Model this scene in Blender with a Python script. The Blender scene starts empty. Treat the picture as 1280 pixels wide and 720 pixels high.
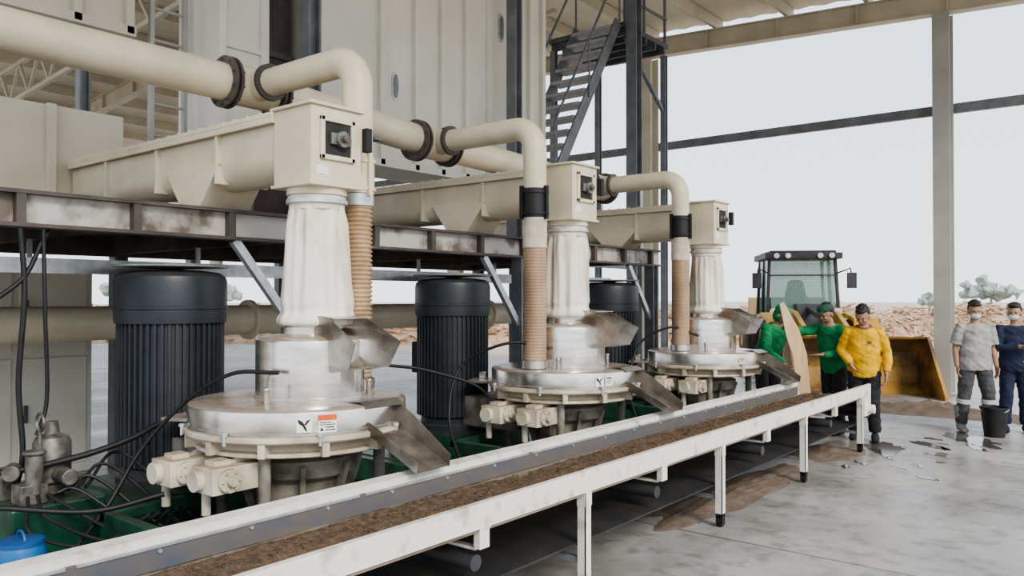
import bpy, bmesh, math, random
from mathutils import Vector, Matrix, noise
random.seed(7)
R=math.radians
scene=bpy.context.scene
COL=scene.collection
try: scene.view_settings.look='AgX - Medium High Contrast'
except Exception: pass

# ---------------------------------------------------------------- materials
MATS={}
def mat(name,c1,c2=None,rough=.5,metal=0.0,scale=6,bump=0.0,bscale=40,detail=6,dust=None,dustamt=.8,stretch=None,lo=.35,hi=.65,alpha=1.0,trans=0.0,rvar=0.0):
    if name in MATS: return MATS[name]
    m=bpy.data.materials.new(name); m.use_nodes=True
    nt=m.node_tree; N=nt.nodes; L=nt.links
    b=N['Principled BSDF']
    b.inputs['Roughness'].default_value=rough
    b.inputs['Metallic'].default_value=metal
    b.inputs['Alpha'].default_value=alpha
    if trans: b.inputs['Transmission Weight'].default_value=trans
    if c2 is None: c2=tuple(x*.82 for x in c1)
    tc=N.new('ShaderNodeTexCoord'); mp=N.new('ShaderNodeMapping')
    L.new(tc.outputs['Object'],mp.inputs['Vector'])
    if stretch: mp.inputs['Scale'].default_value=stretch
    n=N.new('ShaderNodeTexNoise'); n.inputs['Scale'].default_value=scale; n.inputs['Detail'].default_value=detail
    L.new(mp.outputs['Vector'],n.inputs['Vector'])
    cr=N.new('ShaderNodeValToRGB'); cr.color_ramp.elements[0].position=lo; cr.color_ramp.elements[1].position=hi
    cr.color_ramp.elements[0].color=(*c2,1); cr.color_ramp.elements[1].color=(*c1,1)
    L.new(n.outputs['Fac'],cr.inputs['Fac'])
    out=cr.outputs['Color']
    if dust:
        g=N.new('ShaderNodeNewGeometry'); s=N.new('ShaderNodeSeparateXYZ'); L.new(g.outputs['Normal'],s.inputs['Vector'])
        mr=N.new('ShaderNodeMapRange'); mr.inputs['From Min'].default_value=.55; mr.inputs['From Max'].default_value=.95
        mr.inputs['To Max'].default_value=dustamt
        L.new(s.outputs['Z'],mr.inputs['Value'])
        n3=N.new('ShaderNodeTexNoise'); n3.inputs['Scale'].default_value=7; n3.inputs['Detail'].default_value=7
        L.new(mp.outputs['Vector'],n3.inputs['Vector'])
        r3=N.new('ShaderNodeMapRange'); r3.inputs['From Min'].default_value=.35; r3.inputs['From Max'].default_value=.62; r3.inputs['To Min'].default_value=.35
        L.new(n3.outputs['Fac'],r3.inputs['Value'])
        mm=N.new('ShaderNodeMath'); mm.operation='MULTIPLY'; L.new(mr.outputs['Result'],mm.inputs[0]); L.new(r3.outputs['Result'],mm.inputs[1])
        mx=N.new('ShaderNodeMix'); mx.data_type='RGBA'
        L.new(mm.outputs[0],mx.inputs['Factor']); L.new(out,mx.inputs['A']); mx.inputs['B'].default_value=(*dust,1)
        out=mx.outputs['Result']
        mt=N.new('ShaderNodeMath'); mt.operation='MULTIPLY_ADD'; mt.inputs[1].default_value=-metal; mt.inputs[2].default_value=metal
        L.new(mm.outputs[0],mt.inputs[0]); L.new(mt.outputs[0],b.inputs['Metallic'])
    L.new(out,b.inputs['Base Color'])
    if rvar:
        m2=N.new('ShaderNodeMapRange'); m2.inputs['To Min'].default_value=max(.02,rough-rvar); m2.inputs['To Max'].default_value=rough+rvar
        L.new(n.outputs['Fac'],m2.inputs['Value']); L.new(m2.outputs['Result'],b.inputs['Roughness'])
    if bump:
        n2=N.new('ShaderNodeTexNoise'); n2.inputs['Scale'].default_value=bscale; n2.inputs['Detail'].default_value=4
        L.new(mp.outputs['Vector'],n2.inputs['Vector'])
        bp=N.new('ShaderNodeBump'); bp.inputs['Strength'].default_value=bump; bp.inputs['Distance'].default_value=.02
        L.new(n2.outputs['Fac'],bp.inputs['Height']); L.new(bp.outputs['Normal'],b.inputs['Normal'])
    MATS[name]=m
    return m
DUST=(.30,.20,.125)
cream=mat('cream_paint',(.74,.66,.50),(.63,.55,.41),rough=.36,scale=3)
creamd=mat('cream_paint_dusty',(.68,.62,.50),(.42,.36,.27),rough=.45,scale=5,dust=DUST,dustamt=.75)
gearm=mat('dirty_shaded_gear_paint',(.34,.31,.26),(.11,.095,.075),rough=.5,scale=6,dust=DUST,dustamt=.7)  # dirty paint, darkened further to stand for shade under the ring
bincream=mat('bin_panel_paint',(.78,.75,.66),(.70,.67,.58),rough=.45,scale=1.5)
binleft=mat('bin_panel_cream',(.67,.62,.50),(.59,.54,.43),rough=.45,scale=1.5)
white=mat('offwhite_paint',(.76,.73,.67),(.48,.42,.34),rough=.42,scale=9,dust=(.40,.31,.22),dustamt=.4,lo=.28,hi=.45)
steel=mat('stainless_steel',(.80,.78,.75),(.60,.57,.53),rough=.24,metal=.95,scale=5,dust=DUST,dustamt=.97,rvar=.08,stretch=(1,1,4))
steelp=mat('stainless_plain',(.72,.70,.67),(.34,.30,.26),rough=.28,metal=.9,scale=5,rvar=.12)
chutem=mat('dark_chute_steel',(.46,.44,.41),(.17,.145,.12),rough=.33,metal=.85,scale=5,rvar=.1)
steeld=mat('shaded_chute_inside',(.09,.07,.055),(.22,.19,.16),rough=.55,metal=.4,scale=6)  # shade inside the chute and spout is put into this dark colour
dusty=mat('wood_dust',(.19,.125,.078),(.095,.06,.038),rough=.98,scale=26,bump=.9,bscale=110)
black=mat('motor_slate_black',(.030,.037,.047),(.020,.025,.032),rough=.42,scale=5,dust=(.12,.10,.08),dustamt=.5)
rubber=mat('black_rubber',(.015,.015,.017),(.008,.008,.009),rough=.55,scale=9)
recess=mat('recess_shade',(.035,.033,.03),(.02,.02,.018),rough=.7,scale=9)
dkst=mat('dark_structural_steel',(.12,.125,.13),(.07,.07,.07),rough=.55,scale=5)
grst=mat('grey_structural_steel',(.20,.215,.23),(.14,.15,.16),rough=.5,scale=4)
treadm=mat('tread_grey',(.38,.40,.41),(.29,.30,.31),rough=.5,scale=4)
rust=mat('rusty_primer',(.12,.095,.085),(.065,.055,.05),rough=.6,scale=5)
webc=mat('beam_web_paint',(.55,.52,.48),(.16,.125,.10),rough=.55,scale=2.5,lo=.40,hi=.51)
galv=mat('galvanised',(.64,.66,.68),(.46,.48,.50),rough=.35,metal=.5,scale=12)
green=mat('green_paint',(.012,.09,.05),(.008,.035,.022),rough=.42,scale=6,dust=(.08,.07,.055),dustamt=.6)
blue=mat('blue_plastic',(.03,.16,.42),(.02,.12,.32),rough=.4,scale=4)
fabric=mat('filter_fabric',(.80,.76,.68),(.50,.38,.27),rough=.95,scale=3.2,bump=.25,bscale=22,stretch=(1.3,1.3,.4),lo=.36,hi=.52)
hosem=mat('dusty_hose',(.46,.32,.19),(.32,.205,.115),rough=.5,scale=9)
tubem=mat('dusty_brown_hose',(.42,.29,.185),(.27,.175,.11),rough=.3,scale=5,stretch=(1,1,.4))
clearm=mat('pale_tube',(.66,.61,.53),(.46,.38,.29),rough=.3,scale=6)
roofm=mat('roof_sheet',(.70,.64,.52),(.62,.56,.45),rough=.6,scale=1)
purl=mat('roof_steel_cream',(.62,.57,.45),(.52,.47,.37),rough=.5,scale=2)
palec=mat('pale_grey_paint',(.44,.425,.39),(.37,.36,.33),rough=.5,scale=2)
skirtm=mat('grey_blue_rubber',(.10,.115,.15),(.15,.135,.125),rough=.4,scale=10,stretch=(1,.5,1),lo=.45,hi=.75)
belt=mat('dusty_belt',(.28,.22,.17),(.15,.11,.08),rough=.8,scale=5,stretch=(2,.7,1),bump=.4,bscale=60)
beltb=mat('belt_underside',(.02,.02,.022),(.045,.04,.035),rough=.7,scale=4)
glass=mat('cab_glass',(.30,.46,.40),(.26,.40,.35),rough=.08,scale=1,alpha=.42)
yel=mat('loader_yellow',(.62,.37,.05),(.34,.20,.05),rough=.5,scale=3)
yelr=mat('bucket_rusty_yellow',(.44,.25,.06),(.12,.07,.035),rough=.65,scale=1.6,lo=.42,hi=.58)
darkg=mat('loader_dark_grey',(.06,.06,.065),(.035,.035,.04),rough=.55,scale=4)
lampm=mat('lamp_lens',(.85,.85,.8),(.7,.7,.7),rough=.1,scale=4)
tyre=mat('tyre',(.05,.045,.04),(.11,.085,.065),rough=.9,scale=8)
wood=mat('plywood_board',(.66,.48,.30),(.52,.36,.21),rough=.7,scale=4,stretch=(6,6,.6))
skin=mat('skin',(.38,.22,.145),(.32,.18,.115),rough=.55,scale=10)
hairm=mat('black_hair',(.012,.010,.010),(.02,.016,.014),rough=.6,scale=60)
eyem=mat('eye_dark',(.02,.013,.01),(.03,.02,.015),rough=.3)
lipm=mat('lip',(.27,.12,.09),(.24,.10,.08),rough=.5)
def cloth(n,c): return mat(n,c,tuple(x*.62 for x in c),rough=.9,scale=9,bump=.6,bscale=14)
green_c=cloth('green_cloth',(.02,.24,.09)); yellow_c=cloth('yellow_cloth',(.85,.48,.02)); grey_c=cloth('grey_cloth',(.40,.39,.37))
navy_c=cloth('navy_cloth',(.02,.028,.065)); blackc=cloth('black_cloth',(.025,.025,.03)); mask_c=cloth('mask_cloth',(.80,.82,.85))
boot_c=cloth('pale_boot',(.34,.33,.31)); stripe_c=cloth('reflective_band',(.62,.62,.60)); pink_c=cloth('red_scarf',(.30,.10,.08))
dktr=cloth('dark_trousers',(.085,.085,.09)); print_c=mat('print_ink',(.10,.08,.10),(.06,.05,.06),rough=.7)
cap_c=cloth('dark_green_cap',(.03,.10,.06))
logw=mat('brushwood',(.56,.38,.25),(.34,.22,.14),rough=.95,scale=3,bump=.4,bscale=12)
logw2=mat('pale_branches',(.64,.50,.37),(.46,.33,.22),rough=.95,scale=.7)
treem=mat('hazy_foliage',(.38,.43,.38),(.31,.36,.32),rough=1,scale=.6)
stk_w=mat('sticker_white',(.85,.85,.83),(.8,.8,.78),rough=.4); stk_r=mat('sticker_orange',(.80,.13,.02),(.75,.12,.02),rough=.4)
stk_y=mat('sticker_pale_yellow',(.80,.70,.35),(.75,.64,.30),rough=.4); ink=mat('sticker_ink',(.02,.02,.02),(.02,.02,.02),rough=.5)
wetm=mat('wet_concrete',(.07,.067,.063),(.12,.115,.11),rough=.08,scale=3,rvar=.05)
dirtm=mat('dirt_patch',(.15,.11,.08),(.22,.17,.13),rough=.9,scale=5,bump=.4,bscale=30)
dirtyM=mat('dirty_metal',(.24,.23,.21),(.10,.085,.075),rough=.5,metal=.5,scale=14)

def floor_mat():
    m=bpy.data.materials.new('concrete_floor'); m.use_nodes=True; nt=m.node_tree;N=nt.nodes;L=nt.links;b=N['Principled BSDF']
    tc=N.new('ShaderNodeTexCoord')
    n=N.new('ShaderNodeTexNoise'); n.inputs['Scale'].default_value=.6; n.inputs['Detail'].default_value=10; n.inputs['Roughness'].default_value=.65
    L.new(tc.outputs['Object'],n.inputs['Vector'])
    cr=N.new('ShaderNodeValToRGB'); e=cr.color_ramp.elements; e[0].position=.34; e[0].color=(.22,.20,.18,1); e[1].position=.58; e[1].color=(.43,.415,.39,1)
    L.new(n.outputs['Fac'],cr.inputs['Fac'])
    n2=N.new('ShaderNodeTexNoise'); n2.inputs['Scale'].default_value=7; n2.inputs['Detail'].default_value=8
    L.new(tc.outputs['Object'],n2.inputs['Vector'])
    cr2=N.new('ShaderNodeValToRGB'); e=cr2.color_ramp.elements; e[0].position=.33; e[0].color=(.70,.67,.64,1); e[1].position=.5; e[1].color=(1,1,1,1)
    L.new(n2.outputs['Fac'],cr2.inputs['Fac'])
    br=N.new('ShaderNodeTexBrick'); br.offset=0; br.inputs['Scale'].default_value=1; br.inputs['Brick Width'].default_value=5; br.inputs['Row Height'].default_value=5
    br.inputs['Mortar Size'].default_value=.012; br.inputs['Color1'].default_value=(1,1,1,1); br.inputs['Color2'].default_value=(.92,.92,.92,1); br.inputs['Mortar'].default_value=(.45,.44,.43,1)
    L.new(tc.outputs['Object'],br.inputs['Vector'])
    m1=N.new('ShaderNodeMix'); m1.data_type='RGBA'; m1.blend_type='MULTIPLY'; m1.inputs['Factor'].default_value=1
    L.new(cr.outputs['Color'],m1.inputs['A']); L.new(cr2.outputs['Color'],m1.inputs['B'])
    m2=N.new('ShaderNodeMix'); m2.data_type='RGBA'; m2.blend_type='MULTIPLY'; m2.inputs['Factor'].default_value=1
    L.new(m1.outputs['Result'],m2.inputs['A']); L.new(br.outputs['Color'],m2.inputs['B'])
    L.new(m2.outputs['Result'],b.inputs['Base Color'])
    mr=N.new('ShaderNodeMapRange'); mr.inputs['From Min'].default_value=.3; mr.inputs['From Max'].default_value=.7; mr.inputs['To Min'].default_value=.2; mr.inputs['To Max'].default_value=.6
    L.new(n.outputs['Fac'],mr.inputs['Value']); L.new(mr.outputs['Result'],b.inputs['Roughness'])
    return m
floorm=floor_mat()
groundm=mat('dry_earth',(.58,.49,.40),(.45,.36,.28),rough=1,scale=.25,detail=10)

# ---------------------------------------------------------------- geometry helpers
def NB(): return bmesh.new()
def box(bm,x0,x1,y0,y1,z0,z1,mi=0,M=None):
    vs=[Vector((x,y,z)) for x in (x0,x1) for y in (y0,y1) for z in (z0,z1)]
    if M: vs=[M@v for v in vs]
    v=[bm.verts.new(p) for p in vs]
    for f in ((0,1,3,2),(4,6,7,5),(0,4,5,1),(2,3,7,6),(0,2,6,4),(1,5,7,3)):
        fc=bm.faces.new([v[i] for i in f]); fc.material_index=mi
def bar(bm,p,q,w,h,mi=0,up=(0,0,1)):
    p=Vector(p);q=Vector(q);t=(q-p);l=t.length;t.normalize();u=Vector(up)
    if abs(t.dot(u))>.98:u=Vector((1,0,0))
    s=t.cross(u).normalized();n=s.cross(t)
    M=Matrix(((t.x,s.x,n.x,p.x),(t.y,s.y,n.y,p.y),(t.z,s.z,n.z,p.z),(0,0,0,1)))
    box(bm,0,l,-w/2,w/2,-h/2,h/2,mi,M)
def tube(bm,pts,rad,seg=16,cap=True,mi=0,ref=(1,0,0),rnd=False):
    pts=[Vector(p) for p in pts];n=len(pts)
    if not isinstance(rad,(list,)):rad=[rad]*n
    rad=[(r,r) if not isinstance(r,tuple) else r for r in rad]
    if rnd:
        t0=(pts[0]-pts[1]).normalized();t1=(pts[-1]-pts[-2]).normalized()
        a=rad[0];b=rad[-1];ma=min(a);mb=min(b)
        pts=[pts[0]+t0*ma*.9,pts[0]+t0*ma*.6]+pts+[pts[-1]+t1*mb*.6,pts[-1]+t1*mb*.9]
        rad=[(a[0]*.35,a[1]*.35),(a[0]*.78,a[1]*.78)]+rad+[(b[0]*.78,b[1]*.78),(b[0]*.35,b[1]*.35)];n=len(pts)
    rings=[];u=None
    for i,p in enumerate(pts):
        if i==0:t=pts[1]-pts[0]
        elif i==n-1:t=pts[-1]-pts[-2]
        else:t=(pts[i+1]-pts[i]).normalized()+(pts[i]-pts[i-1]).normalized()
        t.normalize()
        if u is None:
            u=Vector(ref)
            if abs(u.dot(t))>.95:u=Vector((0,1,0))
        u=u-t*u.dot(t)
        u.normalize();v=t.cross(u)
        rings.append([bm.verts.new(p+u*math.cos(2*math.pi*k/seg)*rad[i][0]+v*math.sin(2*math.pi*k/seg)*rad[i][1]) for k in range(seg)])
    for a,b in zip(rings,rings[1:]):
        for k in range(seg):
            f=bm.faces.new((a[k],a[(k+1)%seg],b[(k+1)%seg],b[k]));f.material_index=mi
    if cap:
        f=bm.faces.new(rings[0][::-1]);f.material_index=mi
        f=bm.faces.new(rings[-1]);f.material_index=mi
def lathe(bm,prof,c=(0,0),seg=40,mi=0,caps=True,fn=None):
    rings=[]
    for r,z in prof:
        rg=[]
        for k in range(seg):
            a=2*math.pi*k/seg;rr=r if fn is None else fn(r,z,a)
            rg.append(bm.verts.new((c[0]+rr*math.cos(a),c[1]+rr*math.sin(a),z)))
        rings.append(rg)
    for a,b in zip(rings,rings[1:]):
        for k in range(seg):
            f=bm.faces.new((a[k],a[(k+1)%seg],b[(k+1)%seg],b[k]));f.material_index=mi
    if caps:
        bm.faces.new(rings[0][::-1]).material_index=mi;bm.faces.new(rings[-1]).material_index=mi
def prism(bm,poly,axis,a0,a1,mi=0):
    def P(p,a):
        if axis=='x':return (a,p[0],p[1])
        if axis=='y':return (p[0],a,p[1])
        return (p[0],p[1],a)
    A=[bm.verts.new(P(p,a0)) for p in poly];B=[bm.verts.new(P(p,a1)) for p in poly];n=len(poly)
    bm.faces.new(A).material_index=mi;bm.faces.new(B[::-1]).material_index=mi
    for i in range(n):bm.faces.new((A[i],B[i],B[(i+1)%n],A[(i+1)%n])).material_index=mi
def ell(bm,c,r,seg=16,rings=10,mi=0,M=None):
    r=(r,r,r) if not isinstance(r,tuple) else r
    g=bmesh.ops.create_uvsphere(bm,u_segments=seg,v_segments=rings,radius=1)
    T=Matrix.Translation(c)@(M or Matrix())@Matrix.Diagonal((*r,1))
    for v in g['verts']:v.co=T@v.co
    for f in {f for v in g['verts'] for f in v.link_faces}:f.material_index=mi
def disc(bm,p,q,r,seg=24,mi=0):tube(bm,[p,q],r,seg,True,mi)
def sp(pts,n=8):
    P=[Vector(p) for p in pts];P=[P[0]*2-P[1]]+P+[P[-1]*2-P[-2]];o=[]
    for i in range(1,len(P)-2):
        for k in range(n):
            t=k/n
            o.append(.5*((2*P[i])+(P[i+1]-P[i-1])*t+(2*P[i-1]-5*P[i]+4*P[i+1]-P[i+2])*t*t+(3*P[i]-P[i-1]-3*P[i+1]+P[i+2])*t**3))
    o.append(P[-2]);return o
def arc(c,a0,a1,r,ex,ez,n=8):
    c=Vector(c);ex=Vector(ex);ez=Vector(ez)
    return [c+ex*r*math.cos(a0+(a1-a0)*k/n)+ez*r*math.sin(a0+(a1-a0)*k/n) for k in range(n+1)]
def root_of(o):
    while o.parent:o=o.parent
    return o
def thing(name,loc,label,category,group=None,rot=0,kind=None):
    e=bpy.data.objects.new(name,None);e.empty_display_size=.1;e.location=loc;e.rotation_euler=(0,0,rot);COL.objects.link(e)
    e['label']=label;e['category']=category
    if group:e['group']=group
    if kind:e['kind']=kind
    return e
def mk(name,bm,mats,parent=None,local=False,smooth=True,bevel=0,label=None,category=None,group=None,kind=None,ang=38,bake=None,wr=None):
    bmesh.ops.recalc_face_normals(bm,faces=bm.faces)
    me=bpy.data.meshes.new(name);bm.to_mesh(me);bm.free()
    if not isinstance(mats,(list,tuple)):mats=[mats]
    for m in mats:me.materials.append(m)
    o=bpy.data.objects.new(name,me);COL.objects.link(o)
    if parent:
        o.parent=parent
        if not local:me.transform(Matrix.Translation(-root_of(parent).location))
    elif not local:
        xs=[v.co for v in me.vertices]
        mn=Vector([min(v[i] for v in xs) for i in range(3)]);mx=Vector([max(v[i] for v in xs) for i in range(3)])
        c=Vector(((mn.x+mx.x)/2,(mn.y+mx.y)/2,mn.z));me.transform(Matrix.Translation(-c));o.location=c
    if bake:
        md=o.modifiers.new('r','REMESH');md.mode='VOXEL';md.voxel_size=bake
        ms=o.modifiers.new('s','SMOOTH');ms.iterations=3;ms.factor=.5
        dg=bpy.context.evaluated_depsgraph_get()
        nm=bpy.data.meshes.new_from_object(o.evaluated_get(dg));o.modifiers.clear();o.data=nm;me=nm
        if not len(me.materials):me.materials.append(mats[0])
        if wr:
            cs=[v.co.copy() for v in me.vertices];ns=[v.normal.copy() for v in me.vertices];fl=[]
            for c,n_ in zip(cs,ns):fl.extend(c+n_*wr(c))
            me.vertices.foreach_set('co',fl);me.update()
    if bevel:
        b=o.modifiers.new('b','BEVEL');b.width=bevel;b.segments=2;b.limit_method='ANGLE';b.angle_limit=R(50)
    if smooth:
        me.polygons.foreach_set('use_smooth',[True]*len(me.polygons))
        if not bake:me.set_sharp_from_angle(angle=R(ang))
    if label:o['label']=label
    if category:o['category']=category
    if group:o['group']=group
    if kind:o['kind']=kind
    return o

# ---------------------------------------------------------------- people (built first)
def person(loc,face,label,shirt,trousers,boots,lean=0,headp=0,heady=0,elL=None,wrL=None,elR=None,wrR=None,mask=False,H=1.6,kneeb=0,stance=.10,longs=True,stripes=False,scarf=None,print_=None,hood=None,capm=None,step=0):
    s=H/1.6
    ang=math.atan2(face[1],face[0])+math.pi/2
    t=thing('person',(*loc,0),label,'person',rot=ang)
    piv=Vector((0,0,.86))
    RL=Matrix.Rotation(R(lean),4,'X')
    def U(p):p=Vector(p);return (piv+(RL@(p-piv)))*s
    def Sx(p):return Vector(p)*s
    NK=Vector((0,.01,1.38))
    HR=Matrix.Rotation(R(heady),4,'Z')@Matrix.Rotation(R(headp),4,'X')
    def Hd(p):p=Vector(p);return U(NK+(HR@(p-NK)))
    def torso(bm,g,z0=.80,z1=9):
        S=[(.78,.135,.095),(.86,.15,.105),(.96,.135,.098),(1.06,.14,.10),(1.16,.158,.112),(1.25,.168,.108),(1.30,.15,.092),(1.335,.09,.07),(1.36,.058,.058)]
        S=[q for q in S if z0<=q[0]<=z1]
        tube(bm,[U((0,.0,q[0])) for q in S],[((q[1]+g)*s,(q[2]+g)*s) for q in S],20)
    arms=[]
    for sd,el,wr in ((1,elL,wrL),(-1,elR,wrR)):
        sh=U((sd*.165,0,1.285));e=Sx(el) if el else U((sd*.215,.03,1.04));w=Sx(wr) if wr else U((sd*.225,-.04,.82))
        arms.append((sd,sh,e,w))
    legs=[]
    for sd in (1,-1):
        hp=Sx((sd*.085,0,.82));kn=Sx((sd*(stance+.0),-.03-kneeb-sd*step*.5,.45));an=Sx((sd*(stance+.015),.02-sd*step,.09))
        legs.append((sd,hp,kn,an))
    bm=NB();torso(bm,-.012)
    tube(bm,[U((0,.01,1.31)),U((0,.005,1.37)),Hd((0,0,1.42))],[.052*s,.05*s,.05*s],14,rnd=True)
    Mh=(RL@HR).to_3x3().to_4x4()
    def hell(c,r):ell(bm,Hd(c),tuple(q*s for q in r),20,14,0,Mh)
    hell((0,.005,1.505),(.073,.092,.093));hell((0,-.018,1.462),(.058,.072,.075));hell((0,-.045,1.425),(.034,.035,.028))
    hell((0,-.092,1.468),(.013,.018,.014));hell((0,-.088,1.485),(.009,.012,.022))
    for sd in (1,-1):
        hell((sd*.074,.01,1.475),(.01,.02,.03));hell((sd*.035,-.075,1.465),(.02,.015,.015))
    hell((0,-.082,1.435),(.024,.012,.012));hell((0,-.076,1.51),(.05,.015,.012))
    for sd,sh,e,w in arms:
        m1=sh.lerp(e,.45);m2=e.lerp(w,.35)
        tube(bm,[sh,m1,e,m2,w],[.05*s,.047*s,.037*s,.038*s,.026*s],14,rnd=True)
        h=(w-e).normalized()
        sv=Vector((sd*.2,-1,0));sv=(sv-h*sv.dot(h));sv=sv.normalized() if sv.length>.1 else Vector((0,0,1));nv=h.cross(sv)
        tube(bm,[w-h*.01,w+h*.04,w+h*.085],[(.026*s,.017*s),(.038*s,.016*s),(.037*s,.014*s)],12,ref=sv,rnd=True)
        inn=-Vector((sd,0,0));inn=(inn-h*inn.dot(h));inn=inn.normalized() if inn.length>.1 else nv
        for k,(o_,ln) in enumerate(((.027,.068),(.009,.078),(-.010,.072),(-.028,.056))):
            b=w+h*.085+sv*o_;tube(bm,[b-h*.02,b+h*ln*.4+inn*.006,b+h*ln*.75+inn*.022,b+h*ln*.95+inn*.042],[.0095*s,.009*s,.008*s,.007*s],8,rnd=True)
        b=w+h*.03+sv*.03;tube(bm,[b-sv*.01,b+sv*.022+h*.02+inn*.006,b+sv*.03+h*.05+inn*.014],[.012*s,.0105*s,.0085*s],8,rnd=True)
    for sd,hp,kn,an in legs:
        tube(bm,[hp,hp.lerp(kn,.5),kn,kn.lerp(an,.35),an],[.082*s,.068*s,.05*s,.048*s,.032*s],14,rnd=True)
        tube(bm,[an+Vector((0,.03,-.045))*s,an+Vector((0,-.06,-.05))*s,an+Vector((sd*.01,-.15,-.062))*s],[(.032*s,.03*s),(.04*s,.028*s),(.036*s,.016*s)],12,rnd=True)
    mk('body',bm,skin,t,local=True,bake=.0065)
    sdx=loc[0]
    bm=NB();torso(bm,.014,.80,1.34)
    tube(bm,[U((0,0,.76)),U((0,0,.84)),U((0,0,.93)),U((0,-.01,1.02)),U((0,-.01,1.14)),U((0,0,1.24))],[(.182*s,.138*s),(.19*s,.145*s),(.178*s,.138*s),(.178*s,.138*s),(.178*s,.13*s),(.172*s,.118*s)],20)
    for sd,sh,e,w in arms:
        pts=[sh-Vector((sd*.04,0,0))*s,sh,sh.lerp(e,.5),e];rr=[.058,.070,.067,.058]
        if longs:pts+=[e.lerp(w,.5),e.lerp(w,.93)];rr+=[.052,.042]
        else:pts=pts[:3]+[sh.lerp(e,.85)];rr=[.058,.070,.074,.078]
        tube(bm,pts,[q*s for q in rr],14)
    mk('shirt',bm,shirt,t,local=True,bake=.009,wr=lambda c:.011*noise.noise(c*6+Vector((sdx,0,0)))+.009*noise.noise(Vector((c.x*7+sdx,c.y*7,c.z*20+c.x*14))))
    bm=NB()
    tube(bm,[Sx((0,0,q)) for q in (.76,.82,.90,.93)],[(.14*s,.11*s),(.16*s,.12*s),(.155*s,.112*s),(.15*s,.108*s)],18)
    for sd,hp,kn,an in legs:
        tube(bm,[hp,hp.lerp(kn,.5),kn,kn.lerp(an,.5),kn.lerp(an,.96)],[.098*s,.090*s,.076*s,.072*s,.068*s],14)
    mk('trousers',bm,trousers,t,local=True,bake=.009,wr=lambda c:.010*noise.noise(Vector((c.x*8+sdx,c.y*8,c.z*16)))+.005*noise.noise(c*22))
    for sd,hp,kn,an in legs:
        if stripes:
            bm=NB();tube(bm,[kn.lerp(an,.10),kn.lerp(an,.24)],[.084*s,.083*s],16);mk('reflective_band',bm,stripe_c,t,local=True)
        bm=NB()
        if stripes:tube(bm,[an+Vector((0,-.012,.235))*s,an+Vector((0,-.008,.12))*s,an+Vector((0,0,0)),an+Vector((0,.0,-.03))*s],[.082*s,.075*s,.058*s,.052*s],14)
        f0=Vector((an.x,an.y,0))
        tube(bm,[f0+Vector((0,.055,.045))*s,f0+Vector((0,0,.055))*s,f0+Vector((sd*.006,-.08,.045))*s,f0+Vector((sd*.012,-.165,.032))*s],[(.038*s,.045*s),(.045*s,.055*s),(.048*s,.043*s),(.042*s,.03*s)],14,rnd=True)
        for v in bm.verts:
            if v.co.z<.004:v.co.z=.004
        mk('boot' if stripes else 'shoe',bm,boots,t,local=True,bake=.009)
    bm=NB()
    ell(bm,Hd((0,.032,1.525)),(.082*s,.086*s,.090*s),20,14,0,Mh);ell(bm,Hd((0,.05,1.48)),(.07*s,.058*s,.072*s),16,10,0,Mh);ell(bm,Hd((0,-.034,1.575)),(.064*s,.055*s,.030*s),16,10,0,Mh)
    if hood:
        ell(bm,Hd((0,.03,1.46)),(.088*s,.085*s,.10*s),16,10,0,Mh)
    else:
        for k in range(26):
            a=k*2.4;b_=R(10+45*((k*7)%10)/10);d=Vector((math.cos(a)*math.sin(b_),math.sin(a)*math.sin(b_),math.cos(b_)))
            c=Hd(Vector((0,.028,1.527))+Vector((d.x*.078,d.y*.084,d.z*.088)));ell(bm,c,.018*s,8,6)
    mk('head_cloth' if hood else 'hair',bm,hood or hairm,t,local=True,bake=.008)
    if capm:
        bm=NB();ell(bm,Hd((0,.005,1.562)),(.088*s,.103*s,.058*s),20,12,0,Mh);ell(bm,Hd((0,-.10,1.545)),(.062*s,.065*s,.009*s),18,8,0,Mh);mk('cap',bm,capm,t,local=True,bake=.007)
    for sd in (1,-1):
        bm=NB();ell(bm,Hd((sd*.03,-.084,1.483)),(.009*s,.006*s,.0045*s),10,6,0,Mh);mk('eye',bm,eyem,t,local=True)
        bm=NB();ell(bm,Hd((sd*.031,-.086,1.503)),(.015*s,.005*s,.0028*s),10,6,0,Mh);mk('eyebrow',bm,hairm,t,local=True)
    if mask:
        bm=NB();ell(bm,Hd((0,-.055,1.445)),(.062*s,.058*s,.043*s),16,10,0,Mh);mk('face_mask',bm,mask_c,t,local=True,label='white face mask')
    else:
        bm=NB();ell(bm,Hd((0,-.093,1.435)),(.02*s,.005*s,.005*s),10,6,0,Mh);mk('mouth',bm,lipm,t,local=True)
    if scarf:
        bm=NB();tube(bm,[U((.085*math.cos(a),.0+.075*math.sin(a),1.335+.012*math.sin(a))) for a in [2*math.pi*k/14 for k in range(15)]],.018*s,10,cap=False);mk('collar_cloth',bm,scarf,t,local=True)
    if print_:
        bm=NB();fv=[bm.verts.new(U(q)) for q in ((.045,-.148,1.19),(.085,-.142,1.19),(.085,-.147,1.16),(.045,-.152,1.16))];bm.faces.new(fv)
        mk('shirt_print',bm,print_,t,local=True,smooth=False)
    return t
def face(l,f):return (l*-.7809+f*.6247,l*-.6247+f*-.7809)
person((-2.66,9.98),face(.45,.9),'person in a yellow long-sleeve shirt and black trousers looking down',yellow_c,blackc,blackc,lean=6,headp=24,heady=-12,H=1.60,
       elL=(.25,.02,1.03),wrL=(.24,-.08,.80),elR=(-.25,-.02,1.05),wrR=(-.13,-.20,.90),scarf=pink_c,print_=print_c,step=.05)
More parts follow.
